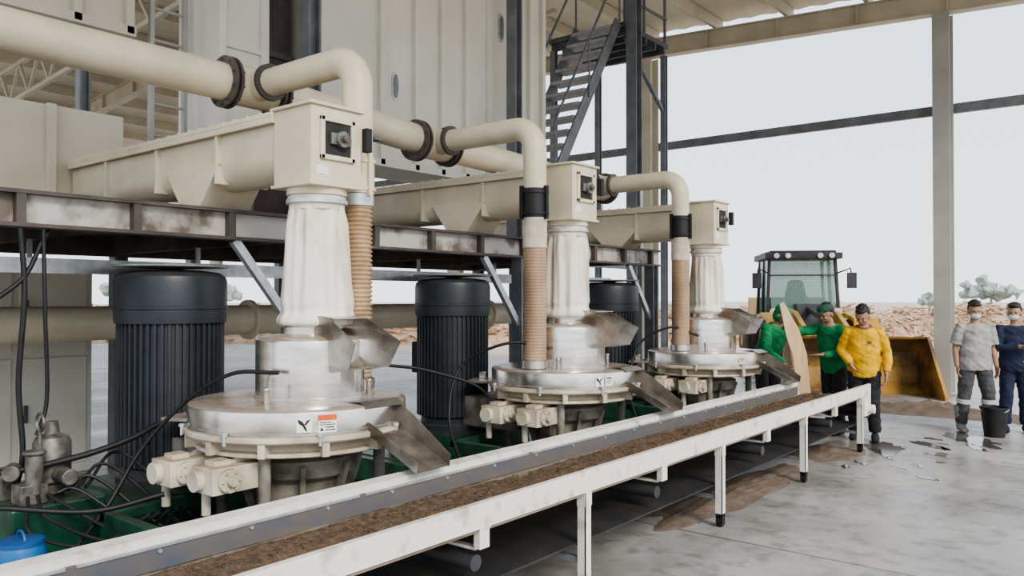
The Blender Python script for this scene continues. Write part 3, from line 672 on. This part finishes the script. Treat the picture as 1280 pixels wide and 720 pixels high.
    bar(bm,(x+.44,yc,1.078),(x+.59,yc,1.09),2*w+.03,.005);bar(bm,(x+.59,yc,1.09),(x+.66,yc,1.06),2*w+.03,.005)
    bar(bm,(x+.60,yc-w,.997),(x+1.045,yc-w,.798),.014,.005)
    mk('discharge_chute',bm,[chutem,steeld],t,smooth=False,label='long thin open bent-steel chute hanging over the belt')
    def stick(a0,w,z0_,h,m_,nm,rr=.6495):
        bm=NB();n=6;vs=[]
        for k in range(n+1):
            a=a0+w*k/n/.645;vs.append((bm.verts.new((x+rr*math.cos(a),y+rr*math.sin(a),z0_)),bm.verts.new((x+rr*math.cos(a),y+rr*math.sin(a),z0_+h))))
        for p,q in zip(vs,vs[1:]):bm.faces.new((p[0],q[0],q[1],p[1]))
        return mk(nm,bm,m_,t,smooth=False)
    def mark(a,w,z0_,h,polys,m_):
        bm=NB()
        for poly in polys:
            bm.faces.new([bm.verts.new((x+.651*math.cos(a+u*w/.645),y+.651*math.sin(a+u*w/.645),z0_+h*v)) for u,v in poly])
        mk('sticker_mark',bm,m_,t,smooth=False)
    YM=(((.06,.92),(.34,.78),(.56,.50),(.44,.40),(.14,.62)),((.94,.92),(.70,.60),(.60,.48),(.52,.56),(.66,.80)),((.40,.46),(.58,.44),(.70,.06),(.56,.14),(.46,.30)))
    if i==0:
        a=R(-38);stick(a,.08,.957,.08,stk_w,'sticker');mark(a,.08,.957,.08,YM,ink)
        a=R(-28);stick(a,.10,.952,.095,stk_w,'sticker');stick(a,.10,1.018,.029,stk_r,'sticker_header',.651)
        mark(a,.10,.952,.095,(((.08,.10),(.30,.10),(.19,.32)),((.38,.12),(.92,.12),(.92,.18),(.38,.18)),((.38,.27),(.86,.27),(.86,.33),(.38,.33)),((.08,.42),(.92,.42),(.92,.47),(.08,.47)),((.08,.54),(.7,.54),(.7,.59),(.08,.59))),ink)
        mark(a,.10,.952,.095,(((.2,.79),(.8,.79),(.8,.88),(.2,.88)),),stk_w)
    elif i==1:
        a=R(-32);stick(a,.075,.958,.078,stk_w,'sticker');mark(a,.075,.958,.078,YM,ink)
        a=R(-24);stick(a,.075,.958,.078,stk_w,'sticker')
        mark(a,.075,.958,.078,(((.15,.75),(.85,.75),(.85,.88),(.15,.88)),((.15,.5),(.85,.5),(.85,.58),(.15,.58)),((.15,.28),(.7,.28),(.7,.36),(.15,.36))),ink)
    else:
        a=R(-30);stick(a,.08,.962,.065,stk_y,'sticker');mark(a,.08,.962,.065,(((.15,.62),(.85,.62),(.85,.78),(.15,.78)),((.15,.28),(.7,.28),(.7,.4),(.15,.4))),ink)

# ---------------------------------------------------------------- motors
for i,y in enumerate(MY):
    x=-5.24;yy=y-.2
    t=thing('electric_motor',(x,yy,.46),'slate-black vertical finned electric motor standing on the green base','motor',group='black motors')
    bm=NB();lathe(bm,[(.34,.46),(.34,.50),(.30,.51),(.30,.56),(.33,.58)],(x,yy),40);mk('foot_flange',bm,black,t)
    bm=NB();n=48;A=[]
    for k in range(n):
        a=2*math.pi*k/n;da=2*math.pi/n
        for q,r in ((-.2,.342),(.2,.342),(.27,.322),(.73,.322)):
            A.append((x+r*math.cos(a+q*da),yy+r*math.sin(a+q*da)))
    prism(bm,A,'z',.58,1.52);mk('finned_body',bm,black,t,smooth=False)
    bm=NB();lathe(bm,[(.31,1.50),(.355,1.51),(.36,1.56),(.36,1.60),(.366,1.605),(.366,1.62),(.36,1.625),(.36,1.78),(.35,1.82),(.31,1.85),(.2,1.865),(.06,1.87)],(x,yy),48);mk('fan_cowl',bm,black,t)
    bm=NB();box(bm,x-.42,x-.3,yy-.14,yy+.14,.95,1.25);mk('terminal_box',bm,black,t,smooth=False,bevel=.01)
    bm=NB();lathe(bm,[(.03,1.865),(.1,1.875),(.37,1.885),(.375,1.895),(.1,1.90)],(x,yy),40);mk('top_plate',bm,galv,t,label='pale round rain cover plate')

# ---------------------------------------------------------------- belt conveyor
XL,XR,YE=-3.158,-2.455,9.47;ZR=.72;Y0=-1.5
t=thing('belt_conveyor',((XL+XR)/2,4,0),'long worn white steel belt conveyor on thin legs carrying wood dust','conveyor')
bm=NB();prism(bm,[(XR,ZR),(XR-.032,ZR),(XR-.032,ZR-.008),(XR-.008,ZR-.008),(XR-.008,ZR-.11),(XR-.04,ZR-.11),(XR-.04,ZR-.12),(XR,ZR-.12)],'y',Y0,YE);mk('side_rail',bm,white,t,smooth=False)
bm=NB();prism(bm,[(XL-.06,ZR-.15),(XL-.06,ZR+.0),(XL-.05,ZR+.01),(XL+.015,ZR),(XL+.015,ZR-.035),(XL+.01,ZR-.035),(XL+.01,ZR-.01),(XL-.05,ZR-.0),(XL-.05,ZR-.15)],'y',Y0,YE-.35);mk('side_rail',bm,white,t,smooth=False)
bm=NB();bar(bm,(XL+.022,Y0,ZR-.085),(XL+.022,YE-.4,ZR-.085),.012,.10)
k=Y0+.2
while k<YE-.5:
    disc(bm,(XL+.026,k,ZR-.06),(XL+.036,k,ZR-.06),.009,8,1);k+=.42
mk('skirt_strip',bm,[skirtm,galv],t,smooth=False,label='dark blue-grey skirt strip with bolts')
k=Y0
while k<YE-.5:
    bm=NB();k2=min(k+1.38,YE-.4);box(bm,XL+.018,XL+.034,k+.02,k2,ZR-.046,ZR-.034);mk('clamp_strip',bm,galv,t,smooth=False);k+=1.4
bm=NB();prof=[(XL+.02,ZR-.14),(XL+.2,ZR-.165),(XR-.2,ZR-.165),(XR-.01,ZR-.125)]
prism(bm,prof+[(a,b-.012) for a,b in prof[::-1]],'y',Y0,YE-.08);mk('belt',bm,belt,t,smooth=False)
bm=NB();bar(bm,((XL+XR)/2,Y0,ZR-.42),((XL+XR)/2,YE-.15,ZR-.42),.56,.012);mk('return_belt',bm,beltb,t,smooth=False)
bm=NB();tube(bm,[(XL,YE-.08,ZR-.27),(XR-.01,YE-.08,ZR-.27)],.1,24);mk('end_drum',bm,darkg,t)
bm=NB();nx=30;ny=1000;vs=[]
for j in range(ny):
    yy=Y0+(YE-.22-Y0)*j/(ny-1);row=[]
    for k in range(nx):
        f=k/(nx-1);xx=XL+.032+f*.655
        big=noise.noise(Vector((xx*3,yy*.9,3)));mid=noise.noise(Vector((xx*11,yy*7,1)));fine=noise.noise(Vector((xx*45,yy*45,0)))
        h=.024+.024*big+.016*mid+.013*fine+.030*max(0,1-abs(f-.42)/.38)
        e=min(f,1-f)*10;h=h*min(1,e)-.004
        zb=ZR-.165+max(0,.2-(xx-XL))*.14+max(0,xx-(XR-.2))*.21
        row.append(bm.verts.new((xx,yy,zb+h)))
    vs.append(row)
for a,b in zip(vs,vs[1:]):
    for k in range(nx-1):bm.faces.new((a[k],a[k+1],b[k+1],b[k]))
rnd=random.Random(4)
for k in range(2200):
    f=rnd.betavariate(2.2,2.6);yy=rnd.uniform(0,YE-.3);xx=XL+.04+f*.6
    j=int((yy-Y0)/(YE-.22-Y0)*(ny-1));kk=min(nx-1,int(f*(nx-1)));p=vs[j][kk].co+Vector((0,0,.002));s_=rnd.uniform(.003,.009)
    dr=Vector((rnd.uniform(-1,1),rnd.uniform(-1,1),rnd.uniform(-.2,.5))).normalized()
    bar(bm,p-dr*s_,p+dr*s_,s_*.8,s_*.7,0)
mk('wood_dust_layer',bm,dusty,label='fine dark brown loose wood material spread along the belt',category='wood dust',kind='stuff',ang=180)
for ly in (1.95,3.75,5.55,7.35,9.15):
    for xx,s in ((XR-.03,1),(XL-.02,-1)):
        bm=NB();box(bm,xx-.025,xx+.028,ly-.028,ly-.022,.10,ZR-.12);box(bm,xx+(.022 if s>0 else -.03),xx+(.028 if s>0 else -.024),ly-.028,ly+.028,.10,ZR-.12)
        box(bm,xx-.028,xx+.026,ly-.03,ly+.04,ZR-.20,ZR-.12)
        l=mk('leg',bm,white,t,smooth=False)
        bm=NB();box(bm,xx-.025,xx+.025,ly-.025,ly+.025,.085,.10)
        box(bm,xx-.025,xx-.019,ly-.02,ly+.03,.02,.1);box(bm,xx+.019,xx+.025,ly-.02,ly+.03,.02,.1)
        disc(bm,(xx-.016,ly+.01,.04),(xx+.016,ly+.01,.04),.04,20);mk('caster',bm,rubber,l,label='black rubber caster')
    bm=NB();box(bm,XL,XR-.06,ly-.02,ly+.02,.20,.23);mk('cross_bar',bm,grst,t,smooth=False)
for ly in (1.05,2.87,4.65,6.45,8.25):
    bm=NB();box(bm,XR-.045,XR-.004,ly-.035,ly+.035,ZR-.22,ZR-.12);box(bm,XR-.002,XR+.003,ly-.04,ly+.04,ZR-.125,ZR-.03)
    box(bm,XR-.25,XR-.05,ly-.02,ly+.02,ZR-.235,ZR-.22);mk('idler_bracket',bm,white,t,smooth=False,bevel=.003)
    bm=NB();tube(bm,[(XL+.02,ly,ZR-.30),(XR-.06,ly,ZR-.30)],.04,16);mk('idler_roller',bm,darkg,t)
bm=NB();box(bm,XR,XR+.006,YE-.42,YE-.12,ZR-.11,ZR-.02);disc(bm,(XR,YE-.08,ZR-.27),(XR+.06,YE-.08,ZR-.27),.05,16);box(bm,XR-.04,XR,YE-.25,YE,ZR-.34,ZR-.12);mk('bearing_plate',bm,white,t,smooth=False,bevel=.003)

# ---------------------------------------------------------------- pump unit, hoses, drum
t=thing('hydraulic_pump_unit',(-4.95,2.0,.25),'grey hydraulic pump unit with valves and fittings on the green base','pump')
bm=NB();box(bm,-5.15,-4.72,1.66,2.16,.25,.55);mk('tank',bm,green,t,smooth=False,bevel=.015)
bm=NB();lathe(bm,[(.05,.55),(.07,.56),(.07,.62),(.1,.63),(.1,.85),(.085,.88),(.04,.9),(.03,.97)],(-4.95,1.95),24)
for a,b in (((-4.95,1.75,.72),(-4.85,1.7,.72)),((-4.85,1.95,.68),(-4.7,1.95,.68)),((-4.8,1.8,.6),(-4.8,1.8,.82))):disc(bm,a,b,.045,16)
box(bm,-4.9,-4.76,1.72,1.86,.55,.66);box(bm,-5.1,-4.98,1.7,1.8,.55,.72);disc(bm,(-4.80,1.8,.82),(-4.80,1.8,.84),.06,16)
mk('valve_block',bm,dirtyM,t,bevel=.006)
bm=NB();tube(bm,[(-4.88+.05*math.cos(a),1.86,.98+.05*math.sin(a)) for a in [math.pi*2*k/16 for k in range(17)]],.008,8,cap=False);tube(bm,[(-4.88,1.86,.66),(-4.88,1.86,.93)],.01,8);mk('pressure_gauge',bm,dirtyM,t)
for k in range(7):
    bm=NB();tube(bm,sp([(-4.75,1.75+.05*k,.6),(-4.55-.05*k,1.7+.1*k,.45+.05*k),(-4.4,1.95+.10*k,.36),(-4.2,2.15+.05*k,.52)],6),.010,8);mk('hose',bm,rubber,t)
t=thing('plastic_drum',(-4.42,1.60,.25),'small blue plastic drum with lid on the green base','drum')
bm=NB();lathe(bm,[(.09,.25),(.105,.27),(.11,.33),(.105,.34),(.11,.36),(.11,.42),(.10,.45)],(-4.42,1.60),32);mk('body',bm,blue,t)
bm=NB();lathe(bm,[(.105,.45),(.105,.47),(.09,.475)],(-4.42,1.60),32);tube(bm,arc((-4.42,1.60,.465),0,math.pi,.05,(1,0,0),(0,0,1)),.007,8);mk('lid',bm,mat('blue_lid',(.02,.10,.30),(.02,.08,.25),rough=.4),t)
cabs=[([(-4.96,1.78,2.07),(-4.95,1.80,1.7),(-4.97,1.78,1.2),(-4.96,1.80,.8),(-4.98,1.76,.57)],.015,'black cable hanging from the platform edge'),
([(-4.96,1.90,2.07),(-4.93,1.90,1.6),(-4.95,1.92,1.1),(-4.93,1.86,.90)],.011,'thin black cable hanging from the platform edge'),
([(-4.95,1.3,.95),(-4.9,1.6,.74),(-4.82,1.98,.76),(-4.78,2.3,.83),(-4.8,2.5,.9)],.018,'black hydraulic hose sagging towards the motor'),
([(-5.0,1.5,1.50),(-4.96,1.65,1.66),(-4.95,1.8,1.80),(-4.98,1.9,2.0),(-5.0,1.95,2.07)],.013,'black cable bending up to the platform edge'),
([(-3.9,2.74,1.25),(-4.15,2.60,1.24),(-4.42,2.48,1.08),(-4.60,2.30,.80),(-4.6,2.1,.5),(-4.5,1.85,.3)],.012,'black hose arching from the feed drum down to the base'),
([(-4.93,3.95,2.07),(-4.90,4.05,1.6),(-4.9,4.25,1.2),(-4.6,4.6,1.1),(-4.35,4.9,.98),(-4.3,5.1,.84)],.013,'black cable looping between two mills'),
([(-4.0,5.5,1.25),(-4.2,5.2,1.3),(-4.55,5.0,1.1),(-4.5,4.8,.7),(-4.4,4.85,.3)],.013,'black hose arching from the middle mill'),
([(-4.0,8.35,1.25),(-4.2,8.1,1.35),(-4.5,7.9,1.15),(-4.5,7.7,.7),(-4.4,7.7,.3)],.013,'black hose arching from the last mill'),
([(-4.5,1.6,.28),(-4.2,1.7,.30),(-4.0,2.0,.36),(-3.85,2.4,.34),(-3.7,2.7,.28)],.018,'black hose lying along the green base'),
([(-4.9,1.2,.6),(-4.6,1.5,.62),(-4.35,1.9,.56),(-4.25,2.25,.60)],.014,'black hose beside the pump unit')]
for p,r,l in cabs:
    bm=NB();tube(bm,sp(p,8),r,10);mk('hanging_cable' if 'cable' in l else 'hydraulic_hose',bm,rubber,label=l,category='cable' if 'cable' in l else 'hose')

# ---------------------------------------------------------------- wheel loader
ld=thing('wheel_loader',(-6.36,18.6,-.06),'yellow and black wheel loader facing the hall with lowered bucket','loader',rot=R(30.7))
def L(name,bm,m,parent=None,**k):return mk(name,bm,m,parent or ld,local=True,**k)
bm=NB();box(bm,-.45,.45,.9,2.9,.75,1.55);box(bm,-.75,.75,1.1,2.8,1.1,1.75);box(bm,-.4,.4,-1.9,.9,.55,1.0);mk('chassis',bm,yel,ld,local=True,smooth=False,bevel=.04)
bm=NB();box(bm,-.80,.80,-.37,1.1,1.02,1.34);L('cab_base',bm,yel,smooth=False,bevel=.02)
bm=NB()
for sx in (-1,1):
    for yy in (-.33,.35,1.05):bar(bm,(sx*.78,yy,1.3),(sx*.72,yy*.9+.05,2.66),.07,.07)
box(bm,-.84,.84,-.45,1.15,2.62,2.76);box(bm,-.72,.72,-.38,1.0,2.76,2.81);bar(bm,(-.78,-.33,1.35),(.78,-.33,1.35),.06,.06);bar(bm,(-.72,-.33,2.25),(.72,-.33,2.25),.03,.03)
cab=L('cab',bm,darkg,smooth=False,bevel=.015)
for sx in (-1,1):
    bm=NB();prism(bm,[(-.34,1.36),(1.04,1.36),(.96,2.62),(-.27,2.62)],'x',sx*.735,sx*.74);L('side_window',bm,glass,cab,smooth=False)
bm=NB();bar(bm,(0,-.33,1.38),(0,-.26,2.6),1.4,.008,up=(0,1,0));L('windscreen',bm,glass,cab,smooth=False)
bm=NB();bar(bm,(0,1.03,1.38),(0,.95,2.6),1.4,.008,up=(0,1,0));L('rear_window',bm,glass,cab,smooth=False)
bm=NB();tube(bm,[(0,.5,1.36),(0,.48,1.8),(0,.46,2.1)],[(.25,.1),(.24,.09),(.18,.07)],12,rnd=True);tube(bm,[(0,-.1,1.36),(0,.0,1.7)],.03,8);tube(bm,[(.17*math.cos(a),.0+.06*math.sin(a),1.72+.12*math.sin(a)) for a in [math.pi*2*k/16 for k in range(17)]],.015,8,cap=False);L('driver_seat',bm,darkg,cab)
for sx,yy,zz,rr in ((-.6,-.5,2.69,.06),(-.35,-.5,2.69,.06),(.35,-.5,2.69,.06),(.6,-.5,2.69,.06),(-.68,-.62,1.42,.09),(.68,-.62,1.42,.09)):
    bm=NB();disc(bm,(sx,yy,zz),(sx,yy+.06,zz),rr,16);L('work_lamp',bm,lampm)
for sx in (-1,1):
    bm=NB();tube(bm,[(sx*.76,-.33,2.3),(sx*1.0,-.45,2.4),(sx*1.03,-.45,2.2)],.018,8);box(bm,sx*1.03-.1,sx*1.03+.1,-.48,-.42,1.95,2.3);L('mirror',bm,darkg,bevel=.01)
    for yy in (-1.45,1.6):
        bm=NB();cx=sx*.86
        prof=[(.30,-.2),(.56,-.21),(.63,-.15),(.64,.15),(.56,.21),(.30,.2)]
        lathe(bm,prof,(0,0),44,fn=lambda r,z,a:r+(.02 if (r>.6 and int(a*44/6.2832)%2) else 0))
        bmesh.ops.transform(bm,matrix=Matrix.Translation((cx,yy,.66))@Matrix.Rotation(R(90),4,'Y'),verts=bm.verts)
        w=L('wheel',bm,tyre,ang=50)
        bm=NB();disc(bm,(cx-.16,yy,.66),(cx+.16,yy,.66),.32,28);disc(bm,(cx-.22,yy,.66),(cx+.22,yy,.66),.14,20);L('hub',bm,yel,w,bevel=.01)
    bm=NB();prism(bm,[(-2.15,1.0),(-2.1,1.32),(-1.4,1.42),(-.8,1.36),(-.8,1.28),(-1.4,1.33),(-2.0,1.25)],'x',sx*.86-.24,sx*.86+.24);L('mudguard',bm,yel,smooth=False,bevel=.01)
    bm=NB();prism(bm,[(-.6,1.35),(-.75,1.52),(-1.6,1.45),(-3.0,.95),(-4.1,.42),(-4.15,.22),(-3.9,.25),(-3.0,.68),(-1.6,1.15)],'x',sx*.42-.05,sx*.42+.05);L('lift_arm',bm,yel,smooth=False,bevel=.015)
    bm=NB();tube(bm,[(sx*.3,-.8,.9),(sx*.3,-2.0,.95)],.07,16);tube(bm,[(sx*.3,-2.0,.95),(sx*.38,-2.7,.85)],.04,12);L('hydraulic_cylinder',bm,galv)
bm=NB();prism(bm,[(-.6,1.0),(-.5,1.6),(-.85,1.6),(-1.2,1.0)],'x',-.25,.25);bar(bm,(0,-.8,1.5),(0,-2.4,1.3),.1,.1);bar(bm,(0,-2.35,1.45),(0,-2.5,.85),.08,.1);bar(bm,(0,-2.5,.9),(0,-4.1,.7),.07,.07);L('tilt_linkage',bm,darkg,smooth=False,bevel=.01)
bm=NB();ins=[(-5.35,.02),(-4.75,.02),(-4.45,.07),(-4.22,.25),(-4.15,.5),(-4.22,.78),(-4.4,.97),(-4.62,1.03)]
out2=[(-5.4,.0),(-4.75,-.0),(-4.42,.03),(-4.17,.22),(-4.10,.5),(-4.17,.8),(-4.38,1.02),(-4.64,1.07)]
prism(bm,ins+out2[::-1],'x',-1.15,1.15)
bk=L('bucket',bm,yelr,smooth=False,label='scuffed dirty yellow-brown loader bucket')
for sx in (-1.15,1.15):
    bm=NB();prism(bm,[(-5.4,.0),(-4.75,0),(-4.42,.03),(-4.17,.22),(-4.10,.5),(-4.17,.8),(-4.38,1.02),(-4.64,1.07),(-5.0,.62),(-5.42,.12)],'x',sx-.025,sx+.025);L('bucket_side',bm,yelr,bk,smooth=False)
bm=NB();box(bm,-1.18,1.18,-5.47,-5.3,0,.03)
for k in range(8):
    xx=-1.1+k*2.2/7;box(bm,xx-.05,xx+.05,-5.6,-5.42,.005,.045)
L('cutting_edge',bm,darkg,bk,smooth=False)

# board, bucket
bm=NB()
M=Matrix.Translation((-3.26,9.84,0))@Matrix.Rotation(R(38),4,'Z')@Matrix.Rotation(R(-6),4,'Y')
out=[(-.08,0.0),(.07,.0),(.08,.98),(.02,1.28),(-.13,1.64),(-.18,1.62),(-.14,1.2),(-.09,.98)]
A=[bm.verts.new(M@Vector((a,-.01,b+.012))) for a,b in out];B=[bm.verts.new(M@Vector((a,.01,b+.012))) for a,b in out]
bm.faces.new(A);bm.faces.new(B[::-1])
for k in range(8):bm.faces.new((A[k],B[k],B[(k+1)%8],A[(k+1)%8]))
mk('wooden_board',bm,wood,smooth=False,label='tan tapered plywood board held upright beside the belt end',category='board')
t=thing('bucket',(-1.50,11.22,0),'black plastic bucket standing on the concrete floor','bucket')
bm=NB();lathe(bm,[(.11,0),(.15,.34),(.162,.34),(.162,.36),(.142,.36),(.105,.02)],(-1.50,11.22),32);mk('body',bm,rubber,t)
bm=NB();tube(bm,arc((-1.50,11.22,.34),0,math.pi,.155,(1,0,0),(0,-.8,-.3)),.006,6);mk('handle',bm,galv,t)

def blob(name,cx,cy,rx,ry,m_,label,cat,ang=0,h=.004,seed=0):
    bm=NB();n=64;rg=[]
    for k in range(n):
        a=2*math.pi*k/n;r=1+.5*noise.noise(Vector((math.cos(a)*1.6+seed,math.sin(a)*1.6,seed)))+.35*noise.noise(Vector((math.cos(a)*5+seed,math.sin(a)*5,seed)))
        x,y=rx*r*math.cos(a),ry*r*math.sin(a);rg.append((cx+x*math.cos(ang)-y*math.sin(ang),cy+x*math.sin(ang)+y*math.cos(ang)))
    prism(bm,rg,'z',0.0,h);mk(name,bm,m_,label=label,category=cat,smooth=False)
blob('puddle',-1.72,10.8,.20,.50,wetm,'dark wet patch on the concrete beside the boots','puddle',R(34),seed=2)
blob('puddle',-1.55,10.25,.06,.2,wetm,'dark wet patch on the concrete beside the boots','puddle',R(30),seed=21)
blob('puddle',-2.35,9.55,.18,.40,wetm,'dark wet patch on the concrete by the belt end','puddle',R(20),seed=5)
blob('puddle',-2.0,10.1,.10,.25,wetm,'dark wet patch on the concrete between two people','puddle',R(50),seed=41)
for k in range(12):
    rx=random.Random(k+30);blob('damp_spot',-2.2+rx.uniform(-.2,.9),9.2+rx.uniform(-1.2,1.4),rx.uniform(.02,.06),rx.uniform(.03,.12),wetm,'small damp spot on the concrete','puddle',R(rx.uniform(0,90)),seed=8+k)
def heap(cx,cy,rx,ry,h,seed,label):
    bm=NB();nu=28;rows=[]
    for j in range(nu):
        row=[]
        for i in range(nu):
            u=-1+2*i/(nu-1);v=-1+2*j/(nu-1);d=math.hypot(u,v)+.35*noise.noise(Vector((u*2+seed,v*2,seed)))
            row.append(bm.verts.new((cx+u*rx,cy+v*ry,-.004+h*max(0,1-d)*(1+.8*noise.noise(Vector((u*9,v*9,seed)))))))
        rows.append(row)
    for a,b in zip(rows,rows[1:]):
        for k in range(nu-1):bm.faces.new((a[k],a[k+1],b[k+1],b[k]))
    mk('dirt_heap',bm,dirtm,label=label,category='dirt',kind='stuff',ang=180)
heap(-2.6,12.9,1.5,.5,.16,3,'low heap of brown wood dirt by the loader bucket')
heap(-2.8,8.9,.4,.6,.05,7,'spilled brown dust under the belt end')
heap(-2.85,6.6,.3,1.5,.05,9,'spilled brown dust under the belt')
heap(-1.0,12.6,.5,.3,.06,13,'small scatter of brown dirt on the floor')

# ---------------------------------------------------------------- outside
bm=NB();rnd=random.Random(12);P0=Vector((-38,11.5));P1=Vector((6,46));dl=(P1-P0);ln=dl.length;dl=dl/ln;nn=Vector((-dl.y,dl.x))
def PP(u,v):
    c=P0+dl*(u*ln)+nn*(v*3.2)
    h=1.42+.35*noise.noise(Vector((u*14,0,2)))+.22*noise.noise(Vector((u*45,0,5)))
    e=min(1,u*12,(1-u)*12)
    z=h*e*max(0,1-abs(v)**2.2)*(.85+.35*noise.noise(Vector((c.x*.8,c.y*.8,1))))+.12*noise.noise(Vector((c.x*3,c.y*3,1)))*(1-abs(v))
    return Vector((c.x,c.y,z-.07))
nu,nv=260,18;rows=[[bm.verts.new(PP(i/(nu-1),-1+2*j/(nv-1))) for i in range(nu)] for j in range(nv)]
for a,b in zip(rows,rows[1:]):
    for k in range(nu-1):bm.faces.new((a[k],a[k+1],b[k+1],b[k]))
for k in range(3600):
    u=rnd.uniform(.01,.99);v=rnd.uniform(-.95,.4);p=PP(u,v)
    dr=Vector((rnd.uniform(-1,1),rnd.uniform(-1,1),rnd.uniform(-.25,.3))).normalized();l=rnd.uniform(.2,.9);r=rnd.uniform(.02,.06)
    tube(bm,[p-dr*l/2+Vector((0,0,.05)),p+dr*l/2+Vector((0,0,.05))],[r,r*.6],5,True,1 if rnd.random()<.5 else 0)
mk('brushwood_pile',bm,[logw,logw2],smooth=False,label='long orange-brown heap of logs and branches in the yard',category='wood pile',kind='stuff')
for k,(x,y,s_) in enumerate(((-16,117,2.2),(-22,112,1.3),(-8,123,1.5),(-90,55,2.2),(-84,62,1.8),(2,128,1.9),(-100,48,2.2))):
    t=thing('distant_tree',(x,y,-.06),'hazy grey-green tree far across the yard','tree',group='distant trees')
    bm=NB();tube(bm,[(x,y,-.06),(x+.1,y,s_*.8)],[.2,.12],8);mk('trunk',bm,treem,t)
    bm=NB();rnd=random.Random(k)
    for q in range(40):ell(bm,(x+rnd.gauss(0,.6)*s_,y+rnd.gauss(0,.5)*s_,s_*.85+abs(rnd.gauss(0,.30))*s_),s_*rnd.uniform(.16,.34),8,6)
    for v in bm.verts:v.co+=Vector((noise.noise(v.co*1.3),noise.noise(v.co*1.3+Vector((9,0,0))),noise.noise(v.co*1.3+Vector((0,9,0)))))*.5
    mk('crown',bm,treem,t)

# ---------------------------------------------------------------- light
w=bpy.data.worlds.new('World');scene.world=w;w.use_nodes=True;nt=w.node_tree;N=nt.nodes;bg=N['Background']
tc=N.new('ShaderNodeTexCoord');sx=N.new('ShaderNodeSeparateXYZ');nt.links.new(tc.outputs['Generated'],sx.inputs['Vector'])
cr=N.new('ShaderNodeValToRGB');e=cr.color_ramp.elements;e[0].position=0;e[0].color=(.87,.90,.945,1);e[1].position=.5;e[1].color=(.68,.80,.95,1)
nt.links.new(sx.outputs['Z'],cr.inputs['Fac']);nt.links.new(cr.outputs['Color'],bg.inputs['Color']);bg.inputs['Strength'].default_value=1.85
sd=bpy.data.lights.new('sun','SUN');sd.energy=2.9;sd.angle=R(22);sd.color=(1,.92,.80)
so=bpy.data.objects.new('sun',sd);COL.objects.link(so);so.location=(10,-10,12)
dv=Vector((-.8,.30,-.6));so.rotation_euler=dv.to_track_quat('-Z','Y').to_euler()

# ---------------------------------------------------------------- camera
cd=bpy.data.cameras.new('camera');cd.sensor_width=36;cd.lens=28.125;cd.clip_end=600
co=bpy.data.objects.new('camera',cd);COL.objects.link(co);co.location=(0,0,1.68)
co.rotation_euler=(R(90.6875),0,R(38.66));scene.camera=co
